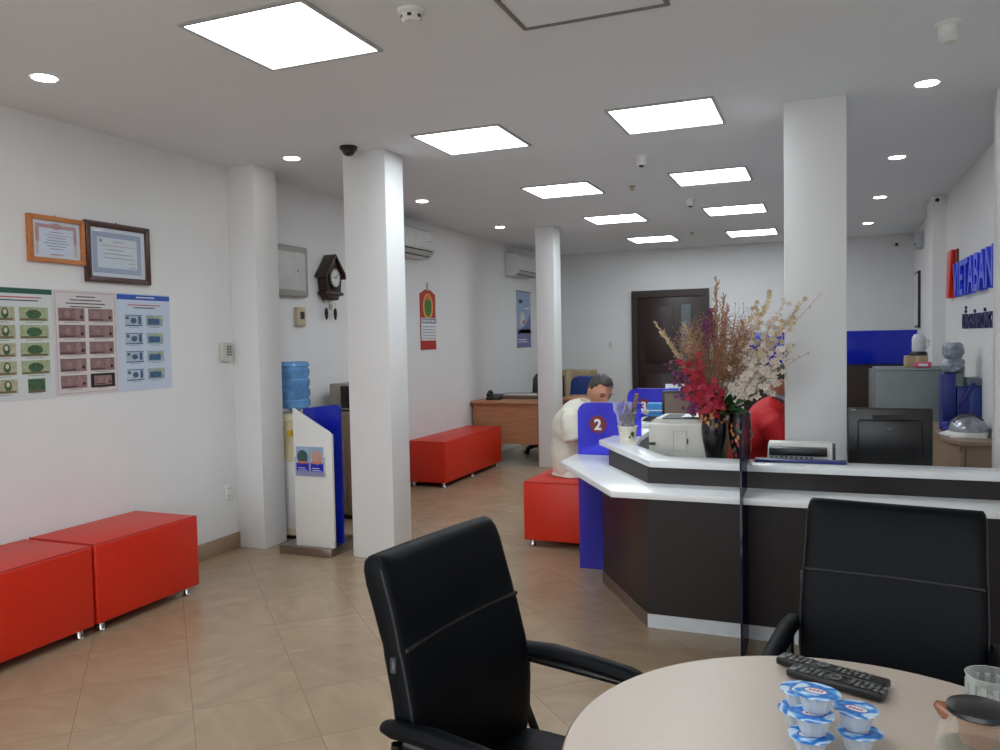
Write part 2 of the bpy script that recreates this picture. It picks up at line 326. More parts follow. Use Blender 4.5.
# ================================================================== left wall
def frame_pic(y0, y1, z0, z1, fm, fw, label, kind):
    t = thing('framed_certificate', label, 'picture frame', (WL, (y0+y1)/2, z0), 90, 'framed certificates on the left wall'); w2, h = (y1-y0)/2, z1-z0
    f = MB().m(fm)
    f.prism([(-w2, 0), (w2, 0), (w2-fw, fw), (-w2+fw, fw)], -.028, 0, 'y', .002).prism([(-w2, h), (w2, h), (w2-fw, h-fw), (-w2+fw, h-fw)], -.028, 0, 'y', .002)
    f.prism([(-w2, 0), (-w2, h), (-w2+fw, h-fw), (-w2+fw, fw)], -.028, 0, 'y', .002).prism([(w2, 0), (w2, h), (w2-fw, h-fw), (w2-fw, fw)], -.028, 0, 'y', .002)
    if kind == 1:
        f.m(gold); q = fw*.62
        for a in ((-w2+q, q, w2-q, q+.005), (-w2+q, h-q-.005, w2-q, h-q), (-w2+q, q, -w2+q+.005, h-q), (w2-q-.005, q, w2-q, h-q)): f.box(a[0], -.03, a[1], a[2], -.026, a[3])
    f.build('frame', t)
    w2 -= fw; c = MB().m(paper).box(-w2, -.012, fw, w2, -.004, h-fw); D = .0125; z0_, z1_ = fw, h-fw; H2 = z1_-z0_
    if kind == 1:
        red = mat('certificate_red', (186, 44, 24), .6); pale = mat('certificate_blue_white', (222, 228, 240), .6)
        c.r(red, -w2*.86, z0_+H2*.42, w2*.86, z1_-H2*.10, D); c.r(pale, -w2*.72, z0_+H2*.12, w2*.72, z1_-H2*.2, D+.0004)
        c.r(mat('certificate_gold', (205, 178, 140), .6), -w2*.86, z0_+H2*.08, -w2*.74, z0_+H2*.42, D); c.r(MATS['certificate_gold'], w2*.74, z0_+H2*.08, w2*.86, z0_+H2*.42, D)
        c.e(mat('emblem_red', (180, 30, 24), .6), 0, z1_-H2*.14, w2*.26, H2*.085, D+.0008); c.e(MATS['emblem_red'], 0, z0_+H2*.10, w2*.3, .004, D+.0008)
        for k, (a, mm) in enumerate(((.3, ink), (.5, MATS['emblem_red']), (.4, ink), (.45, ink), (.55, ink), (.4, ink), (.3, ink))): c.r(mm, -w2*a, z1_-H2*(.31+.075*k), w2*a, z1_-H2*(.29+.075*k), D+.0008)
    else:
        bl = mat('guilloche_blue', (104, 132, 176), .6, var=.3, scale=160)
        c.r(bl, -w2*.9, z0_+H2*.08, w2*.86, z1_-H2*.08, D); c.r(mat('parchment', (214, 220, 222), .6), -w2*.74, z0_+H2*.19, w2*.7, z1_-H2*.19, D+.0004)
        c.r(navy, -w2*.66, z1_-H2*.29, -w2*.56, z1_-H2*.23, D+.0008)
        for k, (a, mm, dx) in enumerate(((.2, ink, .0), (.62, mat('caption_orange', (188, 120, 80), .6), 0), (.3, ink, -.1), (.5, ink, 0), (.55, ink, 0), (.12, ink, .5), (.14, ink, .5))): c.r(mm, w2*(dx-a), z1_-H2*(.27+.085*k), w2*(dx+a), z1_-H2*(.255+.085*k), D+.0008)
    c.build('certificate', t)
    MB().m(clearmat('picture_glass'+str(kind), (250, 252, 255), .93, .03)).box(-w2, -.018, fw, w2, -.016, h-fw).build('glass', t)
    MB().m(fm).tube([(-.01, -.006, h), (0, -.006, h+.008), (.01, -.006, h)], .003, 6).build('hook', t)
frame_pic(3.122, 3.480, 1.984, 2.244, wood_mat('orange_frame_wood', (176, 100, 42), (198, 124, 62), .35), .026, 'orange wooden framed certificate with red and white print, smaller of the two', 1)
frame_pic(3.486, 3.968, 1.894, 2.256, wood_mat('brown_frame_wood', (62, 30, 22), (78, 40, 28), .35), .034, 'dark brown framed certificate with blue ornamental border', 2)

NOTE = [('g', (122, 128, 92), (96, 112, 84)), ('p', (116, 84, 86), (96, 66, 70)), ('b', (104, 128, 150), (60, 84, 112))]
def poster(y0, y1, z0, z1, label, kind):
    t = thing('banknote_poster', label, 'poster', (WL, (y0+y1)/2, z0), 90, 'banknote posters on the left wall'); w2, h = (y1-y0)/2, z1-z0
    bgm = [mat('poster_pale', (206, 212, 212), .4, var=.01), mat('poster_pinkish', (212, 206, 206), .4, var=.02), mat('poster_bluish', (196, 208, 226), .4, var=.01)][kind]
    p = MB().m(bgm).box(-w2, -.003, 0, w2, 0, h); D = .0034; rr = random.Random(kind)
    if kind == 0: p.r(mat('green_band', (24, 84, 72), .5), -w2, h-.032, w2, h-.003, D); cap = [(.7, h-.055, mat('caption_red', (190, 70, 80), .6)), (.6, h-.072, ink)]
    if kind == 1: cap = [(.3, h-.04, ink), (.5, h-.06, ink), (.62, h-.08, ink), (.5, h-.1, ink)]
    if kind == 2: p.r(mat('blue_band', (38, 84, 176), .5), -w2, h-.04, w2, h-.008, D); p.r(paper, -w2*.3, h-.027, w2*.4, h-.02, D+.0004); cap = [(.62, h-.075, mat('caption_red', (190, 70, 80), .6)), (.4, h-.092, ink)]
    for a, z, mm in cap: p.r(mm, -w2*a, z, w2*a, z+.006, D+.0002)
    if kind == 1:
        for a in ((-w2*.95, .012, -w2*.93, h-.012), (w2*.93, .012, w2*.95, h-.012), (-w2*.95, .012, w2*.95, .016), (-w2*.95, h-.016, w2*.95, h-.012)): p.r(mat('rose_line', (178, 160, 160), .6), *a, D)
    n = 4 if kind == 2 else 5; top = h-(.135 if kind == 2 else .105); step = (top-.02)/n; nh = step*(.62 if kind == 2 else .78)
    nw = w2*(.66 if kind == 2 else .82)
    for k in range(n):
        zt = top-step*k
        for sd in (0, 1):
            x0 = -w2*.86 if sd == 0 else w2*.06
            if kind == 2: x0 = -w2*.74 if sd == 0 else w2*.05
            ww = nw*.98; hh = nh
            base = {0: (172, 170, 140) if sd == 0 else (162, 172, 134), 1: (136, 108, 108), 2: (176, 192, 204) if sd == 0 else (150, 170, 176)}[kind]
            base = tuple(max(0, v+q_) for v, q_ in zip(base, [rr.choice((-6, 0, 6))]*3)); nm = mat('banknote_%d_%d_%d' % (kind, k, sd), base, .5, var=.22, scale=55)
            dk = {0: mat('note_green', (58, 92, 62), .5, var=.5, scale=90), 1: mat('note_plum', (88, 56, 62), .5, var=.4, scale=90), 2: mat('note_blue', (60, 92, 130), .5, var=.4, scale=90)}[kind]
            if kind == 1 and k == 4 and sd == 1:
                p.r(blackm, x0, zt-hh*1.05, x0+ww, zt+.004, D); x0 += ww*.14; ww *= .72; zt2 = zt-hh*.12; hh *= .76
            elif kind == 0 and k == 4 and sd == 1: x0 += ww*.2; ww *= .6; zt2 = zt-hh*.05; nm = dk
            else: zt2 = zt
            p.r(nm, x0, zt2-hh, x0+ww, zt2, D+.0004)
            if kind == 1:
                p.e(mat('note_rose', (158, 122, 122), .5), x0+ww*.34, zt2-hh*.45, ww*.11, hh*.24, D+.0008); p.e(MATS['note_rose'], x0+ww*.72, zt2-hh*.42, ww*.1, hh*.36, D+.0008)
                p.e(blackm, x0+ww*.88, zt2-hh*.68, ww*.055, hh*.13, D+.0010); p.r(dk, x0+ww*.03, zt2-hh*.92, x0+ww*.6, zt2-hh*.8, D+.0008)
            elif kind == 0:
                if sd == 0: p.e(dk, x0+ww*.68, zt2-hh*.45, ww*.12, hh*.38, D+.0008); p.e(mat('note_cream', (205, 200, 170), .5), x0+ww*.68, zt2-hh*.36, ww*.06, hh*.18, D+.001)
                else: p.e(dk, x0+ww*.5, zt2-hh*.5, ww*.27, hh*.34, D+.0008)
                p.r(mat('note_olive', (110, 96, 74), .5), x0+ww*.03, zt2-hh*.95, x0+ww*.94, zt2-hh*.8, D+.0009)
            else:
                if sd == 0:
                    p.e(dk, x0+ww*.5, zt2-hh*.5, ww*.17, hh*.25, D+.0008); p.r(dk, x0+ww*.76, zt2-hh*.8, x0+ww*.93, zt2-hh*.12, D+.0008); p.r(dk, x0+ww*.06, zt2-hh*.4, x0+ww*.22, zt2-hh*.15, D+.0008)
                    p.r(dk, x0, zt2-hh, x0+ww, zt2-hh*.9, D+.0008); p.r(dk, x0, zt2-hh*.07, x0+ww, zt2, D+.0008)
                else: p.r(dk, x0+ww*.1, zt2-hh*.85, x0+ww*.8, zt2-hh*.3, D+.0008); p.r(mat('note_sand', (176, 176, 128), .5, var=.3, scale=90), x0+ww*.55, zt2-hh*.3, x0+ww, zt2-hh*.08, D+.0008)
            p.r(ink, x0+ww*.2, zt-nh-.008, x0+ww*.8, zt-nh-.006, D+.0002)
    p.build('sheet', t)
poster(2.828, 3.262, 1.222, 1.835, 'pale banknote poster with a dark green heading band', 0)
poster(3.267, 3.704, 1.226, 1.838, 'banknote poster with rows of plum coloured notes, in the middle', 1)
poster(3.710, 4.138, 1.226, 1.838, 'pale blue banknote poster with a blue heading band', 2)
t = thing('alarm_keypad', 'small off-white keypad box on the wall beside the first column', 'keypad', (WL, 4.652, 1.385), 90)
MB().m(offw).box(-.052, -.03, 0, .052, 0, .135, .006).build('case', t); b_ = MB()
for i in range(2):
    for j in range(4): b_.m(grey).box(-.004+i*.026, -.033, .04+j*.02, .014+i*.026, -.03, .052+j*.02)
b_.build('keys', t)
t = thing('wall_socket', 'white wall socket low on the wall beside the first column', 'socket', (WL, 4.645, .37), 90)
MB().m(white).box(-.036, -.01, 0, .036, 0, .12, .004).build('plate', t)
for z in (.032, .085):
    for x in (-.012, .008): MB().m(dgrey).box(x, -.0105, z-.007, x+.004, -.0098, z+.007).build('slot', t)
# recess between the columns
t = thing('electrical_board', 'grey framed electrical cabinet on the wall behind the first column', 'electrical cabinet', (WL, 5.30, 1.885), 90)
MB().m(mat('cabinet_grey', (156, 154, 148), .45)).box(-.33, -.06, 0, .33, 0, .41, .02, 3).build('case', t)
MB().m(mat('cabinet_door_white', (192, 194, 190), .4)).box(-.28, -.066, .05, .28, -.055, .36, .006).build('door', t)
MB().m(black).box(-.09, -.07, .19, -.08, -.064, .24).build('latch', t); MB().m(black).cyl((.17, -.072, .21), (.17, -.064, .21), .006).build('lock', t)
t = thing('light_timer', 'small beige control box with a dark display under the electrical cabinet', 'control box', (WL, 5.548, 1.65), 90)
MB().m(mat('timer_beige', (196, 180, 150), .5)).box(-.055, -.04, 0, .055, 0, .155, .008).build('case', t); MB().m(black).box(-.022, -.043, .055, .03, -.039, .115).build('display', t)
# cuckoo clock
t = thing('cuckoo_clock', 'dark wooden house-shaped wall clock with pendulum and two weights', 'clock', (WL, 5.955, 1.945), 90); t.scale = (.80, .8, .92)
MB().m(clockwood).prism([(-.13, 0), (.13, 0), (.15, .12), (.09, .25), (-.09, .25), (-.15, .12)], -.11, 0, 'y', .004).box(-.17, -.12, -.03, .17, -.01, 0, .004).prism([(-.09, -.075), (.09, -.075), (.12, -.03), (-.12, -.03)], -.1, -.01, 'y', .003).build('case', t)
MB().m(clockwood).prism([(-.215, .14), (-.185, .125), (0, .325), (0, .355)], -.15, 0, 'y', .003).prism([(.215, .14), (.185, .125), (0, .325), (0, .355)], -.15, 0, 'y', .003).prism([(-.1, .25), (.1, .25), (0, .335)], -.12, 0, 'y').build('roof', t)
f = MB().m(clockwood).prism([(.115*math.cos(PI/8+k*PI/4), .13+.115*math.sin(PI/8+k*PI/4)) for k in range(8)], -.13, -.11, 'y', .004).build('bezel', t)
f = MB().e(mat('clock_face', (205, 208, 205), .4), 0, .13, .082, .082, .132, 32); f.m(black)
for k in range(12): f.box(-.003, -.134, .065, .003, -.132, .076, T=Matrix.Translation((0, 0, .13)) @ Matrix.Rotation(k*PI/6, 4, 'Y'))
dialp = f.build('dial', t)
f = MB().m(black)
for a, ln in ((5.0, .045), (.9, .06)): f.box(-.0035, -.137, -.01, .0035, -.135, ln, T=Matrix.Translation((0, 0, .13)) @ Matrix.Rotation(a, 4, 'Y'))
f.build('hands', dialp)
MB().m(brass).cyl((0, -.06, -.07), (0, -.06, -.13), .003, n=8).cyl((0, -.065, -.14), (0, -.055, -.14), .028).build('pendulum', t)
for x in (-.085, .085):
    MB().m(brass).cyl((x, -.06, -.03), (x, -.06, -.15), .002, n=6).m(blackm).lathe([(.006, -.15), (.016, -.165), (.02, -.2), (.013, -.25), (.003, -.262)], (x, -.06, 0), 12).build('weight', t)
# water cooler
t = thing('water_cooler', 'cream water cooler standing behind the first column', 'water cooler', (-3.865, 5.22, 0))
MB().m(cream).box(-.155, -.155, .02, .155, .155, .93, .02, 3).box(-.165, -.165, .9, .165, .165, .965, .02, 3).build('body', t)
MB().m(white).box(-.14, -.16, .08, .14, -.15, .6, .004).build('front_panel', t)
MB().m(mat('yellow_tap', (206, 176, 46), .4)).box(-.06, -.2, .8, -.02, -.16, .84, .005).box(.06, -.2, .8, .1, -.16, .84, .005).box(.1, -.185, .78, .14, -.16, .86, .005).build('tap', t)
MB().m(black).box(-.15, -.15, 0, .15, .15, .02).build('foot', t)
bt = thing('water_bottle', 'large blue ribbed water bottle upside down on the cooler', 'water bottle', (-3.865, 5.22, .965))
pr = [(.03, .002), (.05, .02), (.106, .035)]
for k in range(4): z = .05+k*.08; pr += [(.118, z), (.12, z+.045), (.11, z+.055), (.11, z+.066)]
pr += [(.12, .365), (.115, .385), (.096, .398), (.001, .40)]
MB().m(mat('bottle_blue', (96, 156, 214), .1, var=.3, scale=9, Alpha=.8)).lathe(pr, n=32).build('bottle', bt)
# brochure stand
t = thing('brochure_stand', 'white and blue freestanding brochure stand on a steel plinth between the columns', 'brochure stand', (-3.42, 4.9, 0))
MB().m(steel).box(-.225, -.215, 0, .215, .2, .06, .004).build('plinth', t)
MB().m(mat('stand_white', (226, 226, 222), .3, var=.01)).prism([(-.10, .06), (.222, .06), (.222, .86), (.19, .885), (-.10, 1.045)], -.18, -.155, 'y', .003).build('front_board', t)
MB().m(MATS['stand_white']).prism([(-.08, .06), (.08, .06), (.08, .80), (-.08, .93)], -.155, -.03, 'y').build('core', t)
pts = [(-.12, .06), (.198, .06), (.198, 1.02)]+[(.158+.04*math.cos(a), 1.02+.04*math.sin(a)) for a in [k*PI/12 for k in range(1, 7)]]+[(-.12, 1.03)]
MB().m(mat('stand_blue', (16, 36, 176), .2)).prism(pts, -.03, -.012, 'y').build('blue_board', t)
MB().m(clearmat('holder_plastic', (240, 244, 250), .8)).box(-.075, -.2, .565, .165, -.18, .60).box(-.075, -.2, .565, -.072, -.18, .70).box(.162, -.2, .565, .165, -.18, .7).build('holder', t)
for x0, lb in ((-.07, 'blue brochure with a green photo in the stand, left one'), (.05, 'blue brochure with a pink building photo in the stand, right one')):
    b_ = thing('brochure', lb, 'brochure', (-3.42+x0, 4.9, .57), 0, 'brochures in the stand'); w_ = .108
    q = MB().m(paper).box(0, -.193, .032, w_, -.186, .205); q.r(blue, 0, 0, w_, .09, .1932)
    q.r(mat('photo_sky', (150, 176, 206), .5), 0, .09, w_, .205, .1932); q.e(mat('photo_tree', (50, 84, 86), .5) if x0 < 0 else mat('photo_pink', (190, 150, 140), .5), w_*.5, .13, w_*.42, .05, .1936)
    q.r(mat('photo_orange', (196, 120, 90), .5), w_*.1, .085, w_*.9, .1, .194); q.r(paper, w_*.15, .05, w_*.7, .054, .1936); q.r(paper, w_*.15, .035, w_*.85, .039, .1936)
    q.build('cover', b_)
# cabinet and appliance behind the second column
t = thing('side_cabinet', 'taupe low cabinet against the wall behind the second column', 'cabinet', (-3.75, 5.98, 0))
MB().m(taupe).box(-.28, -.2, .04, .24, .25, .92, .004).build('body', t); MB().m(blackm).box(-.26, -.18, 0, .22, .25, .04).build('plinth', t)
MB().m(taupe).box(-.27, -.215, .06, -.022, -.2, .9, .003).box(-.018, -.215, .06, .23, -.2, .9, .003).build('door', t); MB().m(chrome).cyl((-.04, -.23, .6), (-.04, -.23, .7), .005, n=8).build('handle', t)
t = thing('microwave_oven', 'small dark grey microwave on the taupe cabinet', 'microwave', (-3.77, 5.97, .92))
MB().m(mat('oven_grey', (150, 146, 136), .35, .3)).box(-.165, -.17, .01, .2, .2, .235, .006).build('case', t)
MB().m(mat('oven_dark_glass', (26, 18, 18), .15)).box(-.05, -.18, .03, .1, -.168, .215, .003).build('door', t); MB().m(black).box(.11, -.175, .03, .19, -.168, .215).build('control_panel', t)
MB().m(black).box(-.14, -.14, 0, .17, .17, .012).build('foot', t)
# calendar
t = thing('wall_calendar', 'red block calendar with a green round emblem hanging on the left wall', 'calendar', (WL, 7.885, 1.41), 90)
cr = mat('calendar_red', (176, 40, 28), .45, var=.25, scale=40); c = MB().m(cr).box(-.18, -.008, 0, .18, -.002, .5).prism([(-.14, .62), (-.18, .61), (-.18, .5), (.18, .5), (.18, .61), (.14, .62), (.06, .655), (0, .645), (-.06, .655)], -.008, -.002, 'y')
D = .0085; c.e(mat('calendar_gold', (214, 160, 70), .5), 0, .47, .12, .145, D, 28); c.e(mat('emblem_green', (64, 118, 52), .5, var=.3, scale=60), 0, .47, .085, .11, D+.0005, 28); c.e(mat('emblem_orange', (210, 110, 60), .5), 0, .57, .05, .03, D+.001)
c.r(cr, -.18, 0, .18, .1, D); c.build('backing', t)
c = MB().m(paper).box(-.175, -.02, .1, .175, -.009, .345); c.r(mat('calendar_blue_grey', (120, 134, 160), .5), -.17, .285, .17, .34, .0205)
for i in range(7):
    for j in range(5): c.r(ink if i < 6 else cr, -.15+i*.046, .115+j*.032, -.128+i*.046, .129+j*.032, .0205)
for i in range(6): c.r(paper, -.14+i*.05, .30, -.11+i*.05, .325, .021)
c.build('pages', t); MB().m(ink).tube([(-.02, -.004, .645), (0, -.004, .735), (.02, -.004, .645)], .0025, 6).build('string', t)
# banner poster
t = thing('wall_banner', 'narrow pale blue and purple poster on the left wall beyond the farther column', 'poster', (WL, 10.91, 1.39), 90)
c = MB().m(mat('banner_blue', (150, 168, 200), .45)).box(-.285, -.005, 0, .285, 0, .80); D = .0055
c.r(mat('banner_violet', (106, 106, 160), .45), -.285, 0, .285, .26, D); c.face([]) if 0 else None
c.m(MATS['banner_violet']).face([(-.285, -D, .2), (.285, -D, .2), (.285, -D, .5), (.1, -D, .34)]); c.e(mat('banner_cream', (214, 206, 205), .5), -.06, .4, .09, .1, D+.0004); c.e(mat('banner_red', (186, 80, 80), .5), -.02, .36, .05, .03, D+.0008)
c.r(paper, -.24, .1, .1, .115, D+.0008); c.r(paper, -.24, .07, .18, .08, D+.0008); c.r(ink, -.2, .63, -.05, .68, D+.0008); c.r(paper, .02, .55, .22, .57, D+.0008); c.build('sheet', t)
MB().m(grey).cyl((-.29, -.006, .80), (.29, -.006, .80), .008, n=8).cyl((-.29, -.006, .003), (.29, -.006, .003), .008, n=8).build('rail', t)
# air conditioners
def ac(y0, y1, label):
    L2 = (y1-y0)/2; t = thing('air_conditioner', label, 'air conditioner', (WL, (y0+y1)/2, 2.375), 90, 'wall air conditioners')
    def prof(x, k=1): return [(x, -.002, .30*k), (x, -.13, .30*k), (x, -.19, .27*k), (x, -.215, .2), (x, -.21, .1), (x, -.18, .04), (x, -.12, .0), (x, -.002, 0)]
    MB().m(mat('ac_white', (214, 216, 214), .35)).loft([prof(-L2), prof(-L2+.02), prof(L2-.02), prof(L2)]).build('body', t, ang=30)
    MB().m(black).box(-L2+.06, -.205, .062, L2-.06, -.198, .072).box(-L2+.06, -.175, .012, L2-.06, -.14, .018).build('vent', t)
    MB().m(mat('ac_flap', (196, 198, 196), .35)).loft([[(x, -.2, .052), (x, -.205, .056), (x, -.168, .02), (x, -.163, .016)] for x in (-L2+.06, L2-.06)]).build('flap', t)
    MB().m(grey).box(L2-.2, -.2165, .16, L2-.12, -.214, .166).build('badge', t)
ac(6.84, 7.7, 'white wall air conditioner half hidden behind the second left column')
ac(10.23, 11.07, 'white wall air conditioner farther off, above the pale blue poster')
t = thing('light_switch', 'small white switch plate on the back wall left of the dark door', 'switch', (-3.04, YB, 1.35)); MB().m(white).box(-.035, -.01, 0, .035, 0, .11, .003).build('plate', t); MB().m(offw).box(-.015, -.014, .03, .015, -.01, .08, .002).build('rocker', t)

# ================================================================== benches
def bench(x0, x1, y0, y1, label, nleg=2):
    t = thing('red_bench', label, 'bench', ((x0+x1)/2, (y0+y1)/2, 0), 0, 'red cube benches'); a, b = (x1-x0)/2, (y1-y0)/2
    MB().m(redfab).box(-a, -b, .05, a, b, .475, .014, 3).build('upholstery', t)
    MB().m(mat('red_piping', (176, 18, 8), .5)).tube([(-a+.01, -b+.004, .473), (a-.01, -b+.004, .473)], .004, 6).tube([(a-.004, -b+.01, .473), (a-.004, b-.01, .473)], .004, 6).build('piping', t)
    for sx in (-1, 1):
        for k in range(nleg): yy = -b+.06+(2*b-.12)*k/(nleg-1); MB().m(chrome).lathe([(.02, 0), (.022, .004), (.018, .01), (.018, .05)], (sx*(a-.05), yy, 0), 14).build('leg', t)
bench(-4.03, -3.53, 3.035, 3.775, 'red bench by the left wall, the one nearer the first column')
bench(-4.03, -3.53, 2.03, 3.02, 'red bench by the left wall, cut by the left edge of the photo')
bench(-4.03, -3.585, 7.30, 8.83, 'long low red bench against the wall beyond the second column', 3)
bench(-2.03, -1.56, 5.39, 6.25, 'red bench with the man in the cream shirt sitting on it')

# ================================================================== teller counter
tc = thing('teller_counter', 'long dark brown teller counter with two white worktops and a chamfered corner', 'counter', (0, 0, 0))
R_ = 1.072
outer = [(R_, 4.07), (-.856, 4.07), (-1.273, 4.745), (-1.273, 4.985)]
MB().m(lam).prism([(R_, 4.075), (-.853, 4.075), (-1.268, 4.747), (-1.268, 4.985), (-1.1, 4.985), (-1.1, 4.8), (-.78, 4.25), (R_, 4.25)], .07, .718).build('front_panel', tc)
MB().m(lam).box(-1.268, 5.03, .07, -1.1, 6.38, .718).box(-1.268, 6.44, .07, -1.1, 9.6, .718).build('side_panel', tc)
MB().m(mat('kick_lit_white', (206, 210, 214), .3)).box(-.856, 4.07, 0, R_, 4.25, .07).build('kick_board', tc)  # same kick board as the diagonal, its brighter light put into the colour
MB().m(steel).prism([(-.857, 4.072), (-1.273, 4.745), (-1.273, 4.985), (-1.1, 4.985), (-1.1, 4.8), (-.857, 4.4)], 0, .07).box(-1.27, 5.03, 0, -1.1, 6.38, .07).box(-1.27, 6.44, 0, -1.1, 9.6, .07).build('kick_board', tc)  # same board round the corner, its darker reflection put into the steel tone
MB().m(cwhite).prism([(R_, 3.82), (-.978, 3.82), (-1.51, 4.67), (-1.51, 4.985), (-.85, 4.985), (-.56, 4.9), (-.56, 4.8), (.84, 4.8), (.84, 5.05), (R_, 5.05)], .718, .75, bev=.003).build('worktop', tc)
MB().m(cwhite).box(-1.51, 5.03, .718, -.85, 6.385, .75, .003).box(-1.51, 6.445, .718, -.85, 9.6, .75, .003).build('worktop', tc)
MB().m(lam).prism([(R_, 4.08), (-.85, 4.08), (-1.19, 4.61), (-1.17, 4.68), (-1.0, 4.55), (-.8, 4.2), (R_, 4.2)], .75, .84).box(-1.2, 5.03, .75, -1.1, 6.38, .84).box(-1.2, 6.44, .75, -1.1, 9.6, .84).build('riser', tc)
MB().m(cwhite).prism([(R_, 4.03), (-.83, 4.03), (-1.30, 4.80), (-1.265, 4.985), (-1.08, 4.985), (-1.03, 4.62), (-.77, 4.215), (R_, 4.215)], .84, .872, bev=.003).box(-1.265, 5.03, .84, -1.09, 6.385, .872, .003).box(-1.265, 6.445, .84, -1.09, 9.6, .872, .003).build('ledge', tc)
for q in ((-.8, 4.3, -.75, 4.78), (.3, 4.3, .35, 4.78), (-.95, 5.1, -.91, 6.3), (-.95, 6.5, -.91, 9.5)): MB().m(taupe).box(q[0], q[1], 0, q[2], q[3], .717).build('pedestal', tc)
def window_panel(y, num, label):
    t = thing('window_divider', label, 'divider', (-1.36, y, 0), 0, 'blue numbered teller window dividers'); X0 = -.135
    pts = [(X0, 0), (.085, 0), (.085, .876), (.28, .876), (.28, 1.085)]+[(X0+.07-.07*math.sin(a), 1.015+.07*math.cos(a)) for a in [k*PI/12 for k in range(0, 7)]]
    MB().m(bluep).prism(pts, -.006, .006, 'y').build('sheet', t)
    MB().m(mat('edge_light_blue', (150, 160, 235), .3)).box(X0+.08, -.004, 1.085, .28, .004, 1.088).build('polished_edge', t)
    MB().m(mat('maroon_disc', (120, 24, 34), .5)).prism([(.058*math.cos(2*PI*k/28), .945+.058*math.sin(2*PI*k/28)) for k in range(28)], -.008, -.0062, 'y').build('number_disc', t)
    text('numeral', num, .095, paper, t, (0, -.0085, .912), .001, 'CENTER', 1, .003)
window_panel(5.007, '2', 'blue acrylic divider with a maroon disc and white numeral 2')
window_panel(6.415, '3', 'blue acrylic divider with numeral 3, behind the potted plant')
t = thing('tinted_divider', 'dark tinted glass divider standing edge-on across the counter front', 'divider', (-.358, 3.75, 0))
MB().m(tint).prism([(0, 0), (.31, 0), (.31, .71), (.062, .71), (.062, .757), (.27, .757), (.27, .877), (.44, .877), (.44, 1.05), (.41, 1.1), (.36, 1.12), (.08, 1.12), (.03, 1.1), (0, 1.05)], -.005, .005, 'x').build('sheet', t)

# ================================================================== things on the counter
t = thing('laser_printer', 'beige laser printer on the teller worktop beside the flower vase', 'printer', (-.762, 4.68, .751))
p_ = offw
MB().m(p_).box(-.17, -.17, 0, .17, .19, .26, .012, 3).prism([(-.17, .24), (-.14, .285), (.14, .285), (.17, .24)], -.12, .19, 'y', .004).build('body', t)
MB().m(mat('printer_seam', (160, 158, 146), .5)).box(-.13, -.173, .06, .05, -.17, .062).box(-.03, -.173, .11, .04, -.17, .112).box(-.03, -.173, .22, .04, -.17, .222).box(-.03, -.173, .11, -.028, -.17, .22).box(.04, -.173, .11, .042, -.17, .22).box(-.13, -.173, .02, -.128, -.17, .06).build('front_seams', t)
MB().m(dgrey).box(-.1, -.13, .284, .12, .12, .289).build('output_slot', t); MB().m(black).box(.046, -.18, .15, .052, -.17, .18).box(-.165, -.185, .14, -.13, -.17, .155, .003).build('handle', t)
MB().m(paper).loft([[(.0, -.1, .292), (.0, .1, .292)], [(.08, -.12, .297), (.1, .1, .3)], [(.165, -.14, .292), (.165, .08, .3)]], False, False).build('paper_sheet', t)
# vases with dried flowers
def vase(x, y, label, gold_rim, sc=1):
    t = thing('flower_vase', label, 'vase', (x, y, .751), 0, None)
    MB().m(mat('vase_black', (22, 20, 24), .22)).lathe([(.03*sc, 0), (.034*sc, .01), (.03*sc, .04), (.045*sc, .11), (.062*sc, .2), (.066*sc, .26), (.058*sc, .31), (.062*sc, .335), (.054*sc, .335), (.05*sc, .3), (.001, .29)], n=24).build('body', t)
    if gold_rim:
        g = MB().m(mat('gold_leaves', (196, 132, 74), .45, var=.3, scale=40)); rr = random.Random(3)
        for k in range(60):
            a = rr.uniform(0, 2*PI); z = rr.uniform(.285, .36); r0 = rr.uniform(.064, .076); P = Vector((r0*math.cos(a), r0*math.sin(a), z)); dr = Vector((rr.uniform(-.5, .5), rr.uniform(-.5, .5), rr.uniform(-1, .2))).normalized()*.034; n = Vector((math.cos(a), math.sin(a), 0)); s_ = dr.cross(n).normalized()*.009
            g.face([P, P+dr*.5+s_+n*.006, P+dr, P+dr*.5-s_+n*.006])
        g.build('leaf_collar', t)
    return t
vase(-.562, 4.43, 'black footed vase with a collar of golden leaves beside the printer', True)
vt = vase(-.428, 4.46, 'black vase with red and gold painted flowers by the tinted divider', False, .95)
g = MB(); rr = random.Random(5)
for k in range(40):
    a = rr.uniform(-2.2, -.2); z = rr.uniform(.1, .28); r0 = .035+.028*min(1, z/.22); P = Vector((r0*math.cos(a)*1.02, r0*math.sin(a)*1.02, z)); n = Vector((math.cos(a), math.sin(a), 0)); s_ = Vector((0, 0, 1)).cross(n)*.009
    g.m(rr.choice([gold, mat('vase_red', (150, 30, 34), .4), gold, mat('vase_green', (70, 96, 50), .4), MATS['vase_red']])).face([P-s_+n*.005, P+Vector((0, 0, -.014))+n*.006, P+s_+n*.005, P+Vector((0, 0, .014))+n*.006])
g.build('painted_flowers', vt)
